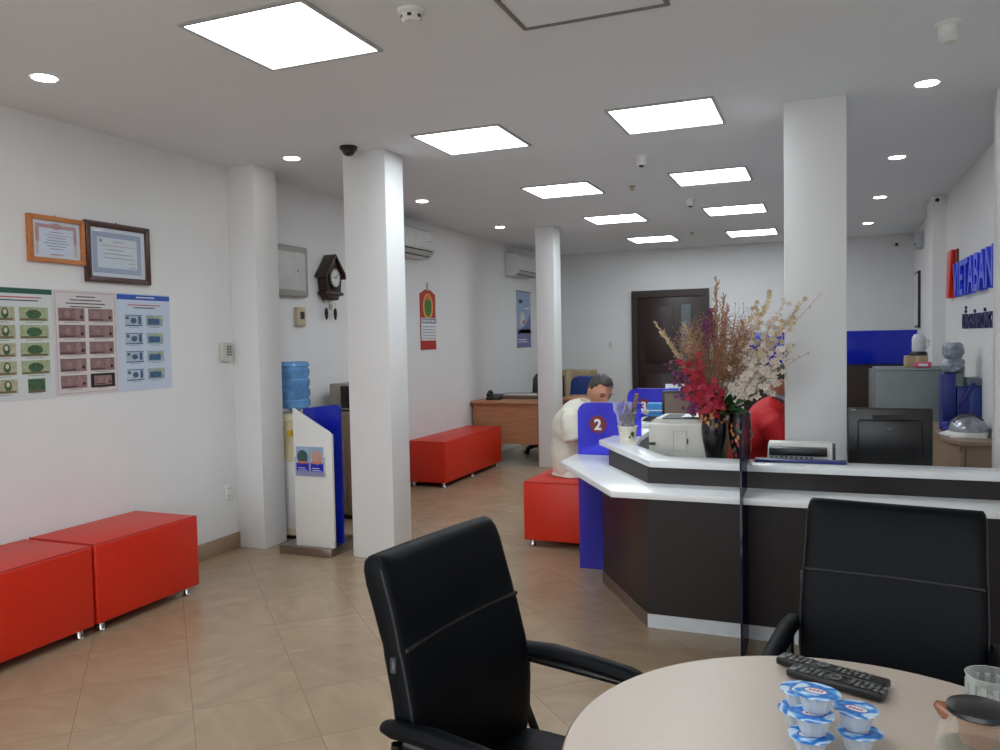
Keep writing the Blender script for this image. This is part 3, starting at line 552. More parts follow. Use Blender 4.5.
# the bouquet
bq = thing('flower_arrangement', 'large arrangement of dried grasses and artificial orchids rising from the vase', 'flowers', (-.545, 4.45, 1.05))
def curve_pts(p, q, sag, n=10):
    p, q = Vector(p), Vector(q); return [p.lerp(q, i/n)+Vector((0, 0, sag*math.sin(PI*i/n))) for i in range(n+1)]
def petal_flower(mb, c, r, mats, rr, n=5):
    nrm = Vector((rr.uniform(-.6, .6), -1, rr.uniform(-.3, .6))).normalized(); a = nrm.orthogonal().normalized(); b = nrm.cross(a); c = Vector(c); ph = rr.uniform(0, 1)
    for k in range(n):
        t_ = 2*PI*k/n+ph; d_ = a*math.cos(t_)+b*math.sin(t_); s_ = nrm.cross(d_)
        mb.m(mats[0]); mb.face([c, c+d_*r*.55+s_*r*.36+nrm*r*.18, c+d_*r+nrm*r*.05, c+d_*r*.55-s_*r*.36+nrm*r*.18])
    mb.m(mats[1]); mb.face([c+nrm*r*.22+a*r*.13, c+nrm*r*.3+b*r*.13, c+nrm*r*.22-a*r*.13, c+nrm*r*.2-b*r*.13])
def spray(name, tip, n, fr, mats, stem_m, seed, start=.35, spread=.02, base=(0, 0, 0), sag=.02, wid=.0025):
    rr = random.Random(seed); pts = curve_pts(base, tip, sag); mb = MB().m(stem_m); mb.tube(pts, [wid*(1-.6*i/10) for i in range(11)], 5)
    for k in range(n):
        f_ = start+(1-start)*(k+.5)/n; i = min(9, int(f_*10)); P = pts[i].lerp(pts[i+1], f_*10-i)
        off = Vector((rr.gauss(0, spread), rr.gauss(0, spread), rr.gauss(0, spread)))*(1.25-f_*.7)
        mb.m(stem_m).tube([P, P+off], .0012, 4); petal_flower(mb, P+off, fr*(1.2-.55*f_)*rr.uniform(.8, 1.2), mats, rr)
    return mb.build(name, bq)
def plume(name, tip, m_, seed, n=70, L=.07, start=.3, wid=.0022):
    rr = random.Random(seed); pts = curve_pts((rr.uniform(-.02, .02), rr.uniform(-.02, .02), 0), tip, .015); mb = MB().m(m_); mb.tube(pts, wid, 5); ax = (Vector(tip)).normalized()
    for k in range(n):
        f_ = start+(1-start)*k/n; i = min(9, int(f_*10)); P = pts[i].lerp(pts[i+1], f_*10-i)
        d_ = (ax+Vector((rr.gauss(0, .5), rr.gauss(0, .5), rr.gauss(0, .35)))).normalized()*L*rr.uniform(.5, 1.1)*(1.15-f_*.5); s_ = d_.orthogonal().normalized()*.0018
        mb.face([P-s_, P+s_, P+d_*.6+s_*1.8, P+d_, P+d_*.6-s_*1.8])
    return mb.build(name, bq)
tan = mat('dried_tan', (176, 140, 96), .7, var=.2, scale=60); rust = mat('dried_rust', (150, 108, 84), .75, var=.3, scale=60); straw = mat('dried_straw', (206, 186, 146), .7, var=.15, scale=60); pinkb = mat('dried_pink_brown', (178, 130, 106), .7, var=.2, scale=50)
orw = (mat('orchid_white', (214, 200, 186), .6, var=.1, scale=90), mat('orchid_heart', (150, 108, 128), .6)); orr = (mat('orchid_red', (168, 20, 48), .6, var=.4, scale=90), mat('orchid_deep_red', (110, 8, 28), .6)); orp = (mat('orchid_purple', (106, 34, 84), .6, var=.25, scale=90), mat('orchid_lilac', (160, 110, 160), .6))
def wisp(name, tip, m_, seed, n=60, spread=.035):
    "open dried grass: hair-thin curling side stems with small seed husks"
    rr = random.Random(seed); pts = curve_pts((rr.uniform(-.02, .02), rr.uniform(-.02, .02), 0), tip, .015); mb = MB().m(m_); mb.tube(pts, .0016, 4)
    for k in range(n):
        f_ = .35+.65*k/n; i = min(9, int(f_*10)); P = pts[i].lerp(pts[i+1], f_*10-i); Q = P
        d_ = Vector((rr.gauss(0, 1), rr.gauss(0, 1), rr.gauss(.5, .6))).normalized()*spread*.45; s_ = d_.orthogonal().normalized()*.0011
        for j in range(3):
            Q2 = Q+d_; mb.face([Q-s_, Q+s_, Q2+s_*.6, Q2-s_*.6]); Q = Q2; d_ = (d_+Vector((rr.gauss(0, .6), rr.gauss(0, .6), rr.gauss(.2, .5)))*spread*.3)
        h_ = d_.normalized()*.012; s2 = h_.orthogonal().normalized()*.0035; mb.face([Q, Q+h_*.5+s2, Q+h_, Q+h_*.5-s2])
    return mb.build(name, bq)
for k in range(26):
    rr = random.Random(100+k); wisp('dried_grass', (rr.uniform(-.2, .17), rr.uniform(-.1, .1), rr.uniform(.34, .57)*(1-.25*abs(rr.uniform(-.5, .5)))), (rust, pinkb, tan, rust)[k % 4], 200+k, 75, .05)
for k, tp in enumerate(((.0, .0, .76), (.035, .02, .66), (.06, -.02, .60), (-.01, .03, .60), (.045, 0, .52))): plume('tall_grass_plume', tp, (tan, tan, pinkb, pinkb, pinkb)[k], 300+k, 90, .06, .35, .0018)
for k, tp in enumerate(((-.33, -.02, .53), (-.29, .03, .47), (-.25, -.05, .41), (-.17, 0, .52))): plume('straw_plume', tp, straw, 320+k, 60, .05, .45)
spray('bare_branch', (.53, .0, .665), 3, .008, (straw, tan), tan, 339, .85, .006)
for k, tp in enumerate(((.44, 0, .62), (.40, .05, .58), (.35, -.04, .62), (.28, .02, .68), (.23, -.05, .55), (.30, .05, .53), (.2, 0, .62), (.35, 0, .50))): spray('pale_orchid_spray', tp, 26, .022, (straw if k % 3 == 0 else orw[0], orw[1]), tan, 340+k, .4, .022)
for k, tp in enumerate(((.38, -.06, .36), (.33, -.08, .29), (.27, -.1, .23), (.30, .0, .38), (.18, -.1, .26), (.36, -.02, .25), (.40, .0, .40), (.22, -.1, .30))): spray('white_orchid_spray', tp, 14, .033, orw, green, 360+k, .42, .026)
for k, tp in enumerate(((-.17, -.1, .32), (-.12, -.12, .26), (-.08, -.12, .20), (-.14, -.14, .16), (-.04, -.13, .13), (-.10, -.08, .34), (-.02, -.14, .2), (-.07, -.15, .1), (-.0, -.13, .1))): spray('red_orchid_spray', tp, 18, .028, orr, green, 380+k, .3, .026)
for k, tp in enumerate(((-.25, -.08, .30), (-.22, -.1, .22), (-.19, -.1, .14), (-.15, -.1, .06), (-.21, -.07, .27))): spray('purple_orchid_spray', tp, 15, .02, orp, green, 400+k, .5, .022)
for k, tp in enumerate(((-.045, -.04, .56), (-.06, -.05, .50), (-.03, 0, .60))): spray('violet_orchid_spray', tp, 10, .026, orp, green, 420+k, .75, .014)
spray('seed_spray', (.47, 0, .36), 6, .01, (straw, tan), tan, 440, .55, .01)
mb = MB().m(green); rr = random.Random(9)
for tp, w_ in (((.16, -.13, .11), .035), ((.22, -.08, .15), .03), ((.08, -.15, .09), .035), ((-.07, -.13, .07), .028), ((.19, -.02, .09), .03), ((-.13, -.05, .09), .022), ((.03, -.13, .06), .03), ((.17, -.11, .05), .022), ((.14, -.05, .16), .03), ((.12, -.2, .07), .03), ((.19, -.19, .05), .028), ((.05, -.2, .04), .028)):
    P = [Vector(p) for p in curve_pts((0, 0, .0), tp, .03, 6)]; s_ = (P[-1]-P[0]).cross(Vector((0, -.7, .7))).normalized()
    for i in range(6):
        w0, w1 = w_*math.sin(PI*(i/6)**.8), w_*math.sin(PI*((i+1)/6)**.8) if i < 5 else 0; c0, c1 = Vector((0, 0, -.15*w0)), Vector((0, 0, -.15*w1))
        mb.face([P[i]-s_*w0, P[i]+c0, P[i+1]+c1, P[i+1]-s_*w1]); mb.face([P[i]+c0, P[i]+s_*w0, P[i+1]+s_*w1, P[i+1]+c1])
mb.build('green_leaf', bq)
# potted plant on the ledge
t = thing('potted_plant', 'small potted plant with stakes in clear wrap on the counter ledge', 'potted plant', (-1.11, 4.76, .872))
MB().m(mat('pot_glaze', (228, 224, 208), .25)).lathe([(.062, 0), (.064, .006), (.05, .008), (.048, .012), (.057, .085), (.062, .09), (.062, .097), (.054, .097), (.052, .08), (.001, .08)]).build('pot', t)
MB().m(green).face([(.028, -.053, .05), (.045, -.05, .03), (.05, -.046, .06), (.038, -.052, .07)]).face([(.015, -.058, .03), (.03, -.055, .025), (.032, -.055, .045)]).m(ink).face([(-.03, -.053, .075), (-.024, -.056, .07), (-.028, -.054, .065)]).build('painted_leaves', t)
MB().m(mat('soil', (52, 40, 32), .9)).lathe([(.053, .078), (.05, .086), (.001, .088)]).build('soil', t)
mb = MB(); rr = random.Random(12)
for k in range(60):
    P = Vector((rr.uniform(-.035, .04), rr.uniform(-.03, .03), .09+abs(rr.gauss(.045, .035)))); d_ = Vector((rr.uniform(-1, 1), rr.uniform(-1, .6), rr.uniform(0, 1.2))).normalized()*rr.uniform(.02, .04); s_ = d_.orthogonal().normalized()*.009
    mb.m(rr.choice([mat('succulent_green', (116, 128, 84), .5, var=.2), green, mat('succulent_brown', (110, 84, 70), .6)])).face([P, P+d_*.5+s_, P+d_, P+d_*.5-s_])
mb.build('leaves', t)
MB().m(mat('bark_stake', (128, 104, 92), .8, var=.4, scale=60)).tube([(.03, 0, .08), (.032, .005, .16), (.048, .01, .24), (.058, .01, .29)], [.011, .011, .013, .012], 8).build('stake', t)
MB().m(straw).tube([(-.045, -.01, .08), (-.03, 0, .16), (-.012, .01, .235)], .003, 6).build('stake', t)
wr = MB().m(clearmat('clear_wrap', (236, 236, 242), .86, .1)); rings = []
for j in range(7):
    z = .07+j*.028; r0 = .05+.001*j; rr = random.Random(j); rings.append([((r0*(1+.16*rr.uniform(-1, 1)))*math.cos(2*PI*k/14)-.006*j, (r0*(1+.16*rr.uniform(-1, 1)))*math.sin(2*PI*k/14), z+.012*rr.uniform(-1, 1)) for k in range(14)])
wr.loft(rings, False); wr.build('plastic_wrap', t)
# clerk monitor, seen from behind
def monitor(loc, rz, w_, h_, label, back=True, cm=black, screen=None, stand=.1):
    t = thing('computer_monitor', label, 'monitor', loc, rz)
    MB().m(cm).box(-w_/2, -.02, stand, w_/2, .02, stand+h_, .008, 2).build('casing', t); cs = [c for c in t.children if c.name.startswith('casing')][0]
    if back:
        MB().m(cm).box(-w_*.38, -.045, stand+h_*.12, w_*.38, -.018, stand+h_*.8, .012, 2).m(blackm).box(-w_*.2, -.048, stand+h_*.82, w_*.18, -.02, stand+h_*.88).build('rear_shell', t)
        MB().m(dgrey).box(-w_*.06, -.048, stand+h_*.6, w_*.06, -.044, stand+h_*.7, .001).m(mat('logo_grey', (96, 98, 104), .4)).box(-w_*.03, -.05, stand+h_*.63, w_*.03, -.047, stand+h_*.67).build('emblem', cs)
        MB().m(grey).box(-w_*.46, -.022, stand+h_*.955, -w_*.40, -.018, stand+h_*.985).build('badge', cs)
    if screen: MB().m(screen).box(-w_/2+.018, -.023, stand+.018, w_/2-.018, -.018, stand+h_-.018).build('screen', t)
    MB().m(cm).box(-.03, -.01 if back else .005, .01, .03, .035, stand+h_*.4, .005).build('neck', t); MB().m(cm).box(-.11, -.08, 0, .11, .1, .012, .004).build('foot', t)
monitor((.302, 4.56, .751), 0, .395, .29, 'black flat monitor seen from behind beside the square column', stand=.07)
monitor((-.84, 5.22, .751), 6, .29, .20, 'black framed monitor with a brown screen behind the beige printer', back=False, screen=mat('brown_screen', (112, 92, 80), .4, var=.1), stand=.2)
# passbook printer on the right
t = thing('passbook_printer', 'white passbook printer with a black slot in front of the square column', 'printer', (-.125, 4.42, .751))
MB().m(white).prism([(-.12, 0), (.12, 0), (.12, .17), (.05, .19), (-.03, .185), (-.12, .12)], -.155, .155, 'x', .004).build('body', t)
MB().m(black).box(-.145, -.126, .135, .13, -.05, .172, .003).build('slot', t); v = MB().m(grey)
for k in range(9): v.box(-.14+k*.024, -.123, .112, -.128+k*.024, -.119, .13)
v.build('vent', t); MB().m(dgrey).prism([(-.1, .1), (-.06, .17), (.02, .185), (.02, .175), (-.05, .15)], .155, .17, 'x').build('side_handle', t)
MB().m(mat('blue_folder', (36, 44, 120), .35)).box(0, 0, 0, .42, .07, .012, .003).build('plastic_folder')
o = bpy.data.objects['plastic_folder']; o.location = (-.33, 4.14, .873); tag(o, 'thin blue plastic folder lying on the ledge under the passbook printer', 'folder')
# clutter behind the corner
t = thing('desk_telephone', 'white desk telephone with handset on the ledge near the numeral 3 divider', 'telephone', (-1.17, 5.62, .872), -20)
MB().m(white).prism([(-.08, 0), (.08, 0), (.08, .06), (-.08, .025)], -.075, .07, 'x', .006).build('base', t)
MB().m(white).tube([(-.05, -.07, .07), (-.05, -.04, .095), (-.05, .03, .105), (-.05, .08, .09)], [.02, .014, .014, .02], 10).build('handset', t)
kk = MB().m(dgrey)
for i in range(3):
    for j in range(4): kk.box(-.01+i*.024, -.05+j*.024, .04+j*.006, .006+i*.024, -.034+j*.024, .05+j*.006)
kk.build('keys', t)
bl1 = mat('sky_blue_box', (46, 132, 196), .4)
for z, l in ((.873, 'sky blue box under another on the ledge beside the telephone'), (.935, 'sky blue box stacked on top beside the telephone')):
    t = thing('paper_box', l, 'box', (-1.16, 5.95, z), 4, 'sky blue boxes'); MB().m(bl1).box(-.07, -.06, 0, .07, .06, .058 if z < .9 else .075, .003).build('carton', t); MB().m(paper).box(-.07, -.061, .02, .07, -.0602, .028).build('band', t)
t = thing('paper_notice', 'white printed notice with a blue round logo standing behind the brown monitor', 'notice', (-1.25, 7.3, .872))
MB().m(paper).box(-.1, 0, 0, .14, .006, .2).build('sheet', t); q = MB().m(ink)
for k in range(4): q.box(-.07, -.0006, .16-k*.02, .03+.02*(k % 2), -.0001, .164-k*.02)
q.build('printing', t); MB().m(blue).prism([(.09+.032*math.cos(2*PI*k/20), .09+.036*math.sin(2*PI*k/20)) for k in range(20)], -.003, -.0002, 'y').build('round_logo', t)
MB().m(taupe).box(-.1, .006, 0, .14, .05, .01).build('foot', t)

# ================================================================== right wall sign
sg = thing('bank_sign', 'raised blue bank name lettering with a red peak logo on the right wall', 'sign', (WR, 8.10, 1.80), -90)
red = mat('logo_red', (222, 44, 24), .3)
text('letters', 'VIETABANK', .395, royal, sg, (.13, -.03, 0), .028, 'LEFT', 1, .006, width=2.09)
MB().m(red).prism([(-.38, .0), (-.18, .0), (-.02, .42), (-.27, .42)], -.05, 0, 'y', .002).m(mat('logo_dark_red', (120, 24, 18), .4)).prism([(-.02, .42), (.05, .42), (.06, .0), (-.10, .0), (-.14, .12)], -.02, 0, 'y', .002).build('logo', sg)
sg2 = thing('slogan_lettering', 'small navy slogan lettering under the raised bank name', 'sign', (WR, 7.76, 1.52), -90)
text('letters', 'ĐỒNG HÀNH CÙNG K', .165, navy, sg2, (0, -.008, 0), .008, 'LEFT', 1, .0015, width=1.40)

# ================================================================== right back office
t = thing('side_desk', 'taupe wooden side desk against the right wall under the sign', 'desk', (.92, 6.2, 0))
MB().m(taupe).prism([(-.08, 0), (.152, 0), (.152, 1.3), (-.155, 1.3), (-.155, .22)], .72, .75, bev=.002).build('desktop', t)
MB().m(taupe).prism([(-.07, .02), (.15, .02), (.15, 1.28), (-.145, 1.28), (-.145, .23)], 0, .72).build('pedestal', t)
MB().m(blackm).box(-.075, .015, .68, -.07, .02, .7).box(-.04, .012, .1, -.038, .02, .7).build('door_gap', t)
t = thing('filing_cabinet', 'grey-green steel filing cabinet behind the side desk', 'cabinet', (.73, 7.95, 0))
gm = mat('cabinet_green_grey', (124, 132, 132), .4, .2)
MB().m(gm).box(-.33, -.25, 0, .345, .25, 1.19, .006).build('body', t); MB().m(dgrey).box(-.335, -.252, 1.165, .345, -.249, 1.17).build('seam', t)
t = thing('small_cabinet', 'narrow grey cabinet edge behind the filing cabinet', 'cabinet', (.49, 8.5, 0)); MB().m(grey).box(-.1, -.2, 0, .3, .2, 1.15, .004).build('body', t); MB().m(dgrey).box(-.08, -.204, .6, .28, -.2, .62).box(-.08, -.204, .3, .28, -.2, .32).build('drawer_gap', t)
# objects on the cabinets
t = thing('cardboard_box', 'small tan cardboard box on the filing cabinet', 'box', (.73, 7.93, 1.19), 3); MB().m(mat('cardboard', (176, 156, 122), .8)).box(-.08, -.08, 0, .09, .09, .10, .002).build('carton', t); MB().m(straw).box(-.01, -.081, 0, .02, -.0802, .10).build('tape', t)
t = thing('tissue_packet', 'pink tissue packet beside the tan box', 'packet', (.77, 7.79, 1.19)); MB().m(mat('pink_pack', (206, 92, 122), .5, var=.2, scale=40)).box(-.06, -.035, 0, .07, .035, .05, .012, 3).build('packet', t); MB().m(paper).box(-.03, -.0365, .015, .04, -.035, .035).build('opening', t)
t = thing('plastic_jug', 'white plastic jug standing on the tan box', 'jug', (.76, 7.95, 1.291)); MB().m(black).lathe([(.07, 0), (.07, .02), (.06, .035)]).build('base', t)
MB().m(mat('jug_white', (206, 208, 212), .4)).lathe([(.05, .035), (.056, .05), (.056, .15), (.045, .175), (.03, .19), (.001, .192)]).build('body', t); MB().m(white).tube([(.056, 0, .14), (.082, 0, .13), (.082, 0, .08), (.056, 0, .06)], .007, 8).build('handle', t)
t = thing('plastic_bundle', 'crumpled grey plastic wrapped bundle lying on top of the blue box files', 'bundle', (.905, 7.02, 1.177)); wm = mat('grey_wrap', (132, 140, 150), .3, var=.3, scale=25, bump=.8, bscale=40)
def crumple(rx, ry, z0, h, seed, n=16, m=7):
    rr = random.Random(seed); rg = []
    for j in range(m+1):
        k_ = math.sin(PI*(.12+.76*j/m))**.4; rg.append([(rx*k_*math.cos(2*PI*i/n)*rr.uniform(.85, 1.1), ry*k_*math.sin(2*PI*i/n)*rr.uniform(.85, 1.1), z0+h*j/m+rr.uniform(-.01, .01)*(0 < j < m)) for i in range(n)])
    return rg
MB().m(wm).loft(crumple(.085, .12, 0, .11, 1)).build('lower_bag', t); MB().m(wm).loft(crumple(.075, .1, .105, .13, 2)).build('upper_bag', t)
bf = mat('binder_blue', (20, 34, 118), .4)
for i, (x, y, w_, d_, h_, tilt, l) in enumerate(((.865, 7.0, .085, .24, .425, 0, 'dark blue box file standing nearest the monitor on the side desk'), (.955, 7.0, .08, .24, .33, 0, 'blue box file with a ribbed spine, second on the side desk'), (1.035, 7.0, .08, .24, .33, 0, 'tall blue box file against the right wall'))):
    t = thing('box_file', l, 'box file', (x, y, .751), 0, 'blue box files on the side desk'); MB().m(bf if i != 2 else mat('binder_mid_blue', (28, 58, 134), .4)).box(-w_/2, -d_/2, 0, w_/2, d_/2, h_, .004).build('case', t)
    q = MB().m(navy)
    for k in range(4): q.box(-w_*.3, -d_/2-.002, .04+k*.03, w_*.3, -d_/2, .05+k*.03)
    q.build('spine_label', t)
t = thing('blue_cushion_bag', 'crumpled blue bag lying in front of the box files', 'bag', (.86, 6.80, .751)); MB().m(mat('bag_blue', (24, 40, 150), .35, var=.3, scale=20)).loft(crumple(.07, .075, 0, .07, 4)).build('bag', t); MB().m(navy).tube([(-.03, -.05, .06), (0, -.06, .09), (.03, -.05, .06)], .005, 6).build('handle', t)
t = thing('folder_stack', 'blue and grey folders propped on top of the box file against the wall', 'folders', (1.03, 7.0, 1.085)); MB().m(bf).box(-.03, -.13, -.2, .0, -.125, .02, .002, T=Matrix.Rotation(.5, 4, 'Y')).build('blue_folder', t); MB().m(mat('folder_grey', (96, 104, 120), .4)).box(-.045, -.11, .0, .055, .11, .06, .004).build('grey_folder', t)
t = thing('cycle_helmet', 'silver and white helmet in clear wrap on the side desk', 'helmet', (.94, 6.55, .751), 0)
rg = []
for j in range(9):
    a = j/8*PI/2; rg.append([(.125*math.cos(a)*math.cos(2*PI*k/24), .15*math.cos(a)*math.sin(2*PI*k/24), .03+.12*math.sin(a)) for k in range(24)])
MB().m(mat('helmet_silver', (150, 154, 162), .22, .4, var=.3, scale=20)).loft(rg).build('shell', t)
MB().m(white).loft([[((.125+q)*math.cos(2*PI*k/24)-q*.9, (.15+q*.5)*math.sin(2*PI*k/24), z) for k in range(24)] for q, z in ((.0, .035), (.03, .012), (.028, .004), (.0, .02))], False).build('brim', t)
q = MB().m(dgrey)
for k in (-.05, 0, .05): q.tube([(-.1, k*.9, .1), (-.05, k, .14), (.03, k, .151), (.09, k*.8, .115)], .006, 6)
q.build('vent', t)
MB().m(white).box(-.13, -.16, 0, .1, .16, .006, .002).build('packing_sheet', t)
# far partition
t = thing('office_partition', 'dark brown low partition topped with a glossy blue panel before the back wall', 'partition', (0, 10.4, 0))
MB().m(mat('partition_brown', (44, 24, 22), .5)).box(-.95, 0, 0, .98, .05, 1.12, .003).build('base', t); MB().m(mat('gloss_blue', (16, 38, 180), .15)).box(-.95, .01, 1.12, .98, .04, 1.525, .003).build('blue_panel', t); MB().m(lam).box(-.95, -.01, 1.11, .98, .06, 1.13).build('rail', t)
t = thing('wall_speaker', 'small grey box fixed high on the right wall near the back', 'wall box', (WR, 10.9, 2.5), -90); MB().m(mat('box_grey', (176, 180, 186), .4)).box(-.13, -.08, 0, .13, 0, .19, .01).build('case', t); MB().m(dgrey).box(-.1, -.083, .04, .1, -.08, .06).build('grille', t)
t = thing('narrow_frame', 'narrow brown framed board on the right wall near the back corner', 'framed board', (WR, 11.3, 1.55), -90); MB().m(clockwood).box(-.2, -.03, 0, .2, 0, .7, .003).build('frame', t); MB().m(paper).box(-.17, -.032, .03, .17, -.029, .67).build('board', t)

# ================================================================== back office desk
t = thing('office_desk', 'long beech office desk with a modesty panel behind the farther column', 'desk', (-3.2, 9.27, 0))
MB().m(deskwood).box(-.835, -.33, .73, .06, .35, .76, .003).build('desktop', t); MB().m(deskwood).box(-.79, -.27, .24, .02, -.25, .73).build('modesty_panel', t)
for x in (-.82, .02): MB().m(deskwood).box(x, -.28, 0, x+.03, .3, .73).build('side_panel', t)
t = thing('return_desk', 'beech desk between the farther column and the seated man', 'desk', (-2.80, 9.85, 0)); MB().m(deskwood).box(-.3, -.33, .73, .16, .35, .76, .003).build('desktop', t); MB().m(deskwood).box(-.29, -.3, 0, -.26, .3, .73).box(.12, -.3, 0, .15, .3, .73).build('side_panel', t); MB().m(deskwood).box(-.26, -.27, .24, .12, -.25, .73).build('modesty_panel', t)
t = thing('telephone', 'black desk telephone at the wall end of the beech desk', 'telephone', (-3.82, 9.2, .761), 10)
MB().m(black).prism([(-.09, 0), (.09, 0), (.09, .07), (-.09, .03)], -.09, .09, 'x', .006).build('base', t); MB().m(black).tube([(-.06, -.1, .06), (-.06, -.05, .095), (-.06, .05, .105), (-.06, .1, .08)], [.022, .015, .015, .022], 8).build('handset', t)
t = thing('desk_organiser', 'low brown tray box standing at the rear of the beech desk', 'tray', (-3.52, 9.5, .761)); MB().m(taupe).box(-.28, -.1, 0, .2, .1, .012).box(-.28, -.1, .0, -.27, .1, .06).box(.19, -.1, 0, .2, .1, .06).box(-.28, .09, 0, .2, .1, .06).box(-.28, -.1, 0, .2, -.09, .04).build('tray', t); MB().m(paper).box(-.26, -.08, .012, .17, .08, .05).build('papers', t)
def office_chair(loc, rz, label, mt, hb=1.0):
    t = thing('office_chair', label, 'chair', loc, rz, None)
    def rg(z, y, w_, th): return [(w_*math.cos(2*PI*k/16), y+th*math.sin(2*PI*k/16), z) for k in range(16)]
    MB().m(mt).loft([rg(.55, .22, .15, .03), rg(.6, .23, .2, .04), rg(.75, .25, .22, .04), rg(hb-.08, .28, .21, .035), rg(hb-.02, .29, .17, .03), rg(hb, .29, .1, .015)]).build('backrest', t)
    MB().m(mt).box(-.23, -.22, .43, .23, .22, .5, .03, 3).build('seat', t); MB().m(black).cyl((0, 0, .1), (0, 0, .43), .025).build('column', t)
    MB().m(black).tube([(0, .1, .42), (0, .26, .44), (0, .27, .6)], .018, 8).build('back_bracket', t)
    for k in range(5):
        a = 2*PI*k/5+.3; c_, s_ = math.cos(a), math.sin(a); MB().m(black).tube([(0, 0, .11), (.15*c_, .15*s_, .1), (.27*c_, .27*s_, .065)], [.025, .02, .014], 8).build('base_arm', t)
        MB().m(black).cyl((.27*c_-.015*s_, .27*s_+.015*c_, .03), (.27*c_+.015*s_, .27*s_-.015*c_, .03), .03, n=12).build('caster', t)
    return t
office_chair((-3.45, 9.98, 0), 215, 'black office chair behind the beech desk, partly hidden by the column', black, 1.08)
bch = mat('chair_blue', (30, 62, 130), .6)
office_chair((-3.60, 11.05, 0), 170, 'blue office chair beyond the beech desk, nearer the column', bch, .98)
office_chair((-3.06, 10.62, 0), 200, 'blue office chair beyond the beech desk, behind the man', bch, 1.0)
for i, (z, h_, l) in enumerate(((0, .55, 'large cardboard carton at the bottom of the stack by the back wall'), (.55, .35, 'middle cardboard carton of the stack by the back wall'), (.90, .12, 'flat cardboard carton topmost of the stack by the back wall'))):
    t = thing('cardboard_carton', l, 'carton', (-3.56, 11.7, z), 0, 'cartons stacked by the back wall'); MB().m(MATS['cardboard']).box(-.32, -.22, 0, .32, .22, h_, .004).build('carton', t); MB().m(straw).box(-.04, -.2205, 0, .04, -.22, h_).build('tape', t)
t = thing('leafy_plant', 'small green leafy plant behind the seated man', 'plant', (-1.40, 7.5, .872)); MB().m(white).lathe([(.03, 0), (.04, .06), (.035, .06), (.001, .05)]).build('pot', t); mb = MB().m(green); rr = random.Random(31)
for k in range(22):
    a = rr.uniform(0, 2*PI); d_ = Vector((math.cos(a), math.sin(a), rr.uniform(.3, 1.2)))*rr.uniform(.05, .1); P = Vector((0, 0, .05)); s_ = d_.orthogonal().normalized()*.012; mb.face([P, P+d_*.6+s_, P+d_, P+d_*.6-s_])
mb.build('leaves', t)

# ================================================================== round table and what is on it
TX, TY, TR = .030, 1.479, .491
t = thing('round_table', 'round beige meeting table in the foreground', 'table', (TX, TY, 0))
MB().m(tabletop).lathe([(.001, .72), (TR-.004, .72), (TR, .724), (TR, .746), (TR-.003, .75), (.001, .75)], n=96).build('tabletop', t)
MB().m(mat('table_edge', (96, 78, 70), .4)).lathe([(TR, .723), (TR+.002, .725), (TR+.002, .745), (TR, .747)], n=96, cap=False).build('edge_band', t)
MB().m(grey).cyl((0, 0, .03), (0, 0, .72), .04).lathe([(.28, 0), (.28, .012), (.1, .03), (.04, .05)], n=40).build('pedestal', t)
def remote(loc, rz, label, L_=.215):
    t = thing('remote_control', label, 'remote control', loc, rz, 'black remote controls'); w_ = .022
    MB().m(black).box(-L_/2, -w_, .003, L_/2, w_, .021, .006, 3).build('case', t); k_ = MB()
    for i in range(15):
        for j in range(3):
            x = -L_/2+.018+i*.0125
            if 5 <= i <= 8: continue
            k_.m(mat('key_grey', (104, 106, 104), .5) if (i+j) % 3 else dgrey).box(x, -.015+j*.011, .0205, x+.008, -.0075+j*.011, .0235, .001, 1)
    k_.m(MATS['key_grey']).lathe([(.013, .0215), (.013, .0235), (.008, .0235), (.008, .0215)], (-L_/2+.1, 0, 0), 20, False).m(dgrey).lathe([(.006, .0205), (.006, .0235), (.001, .0236)], (-L_/2+.1, 0, 0), 14)
    k_.build('keys', t); MB().m(mat('ir_window', (40, 12, 16), .1)).box(-L_/2-.0008, -.014, .008, -L_/2+.004, .014, .017, .001).build('sensor_window', t)
    return t
remote((.01, 1.865, .7505), -21, 'black remote control, the farther of two side by side on the round table', .235)
remote((.018, 1.81, .7505), -21, 'black remote control, the nearer one, partly behind the jelly cups', .2)
jb = bpy.data.materials.new('jelly_lid_print'); jb.use_nodes = True; nt = jb.node_tree; b = nt.nodes['Principled BSDF']; tcn = nt.nodes.new('ShaderNodeTexCoord'); wv = nt.nodes.new('ShaderNodeTexWave'); wv.wave_type = 'RINGS'; wv.inputs['Scale'].default_value = 16; wv.inputs['Distortion'].default_value = 14; wv.inputs['Detail'].default_value = 2
rp = nt.nodes.new('ShaderNodeValToRGB'); rp.color_ramp.elements[0].color = (*s2l((30, 110, 200)), 1); rp.color_ramp.elements[1].color = (*s2l((215, 232, 248)), 1); e_ = rp.color_ramp.elements.new(.45); e_.color = (*s2l((86, 170, 232)), 1)
nt.links.new(tcn.outputs['Object'], wv.inputs['Vector']); nt.links.new(wv.outputs['Fac'], rp.inputs[0]); nt.links.new(rp.outputs[0], b.inputs['Base Color']); b.inputs['Roughness'].default_value = .2
cupm = clearmat('jelly_cup_plastic', (236, 242, 248), .8, .05); jelly = clearmat('clear_jelly', (228, 235, 240), .75, .05)
jc = None
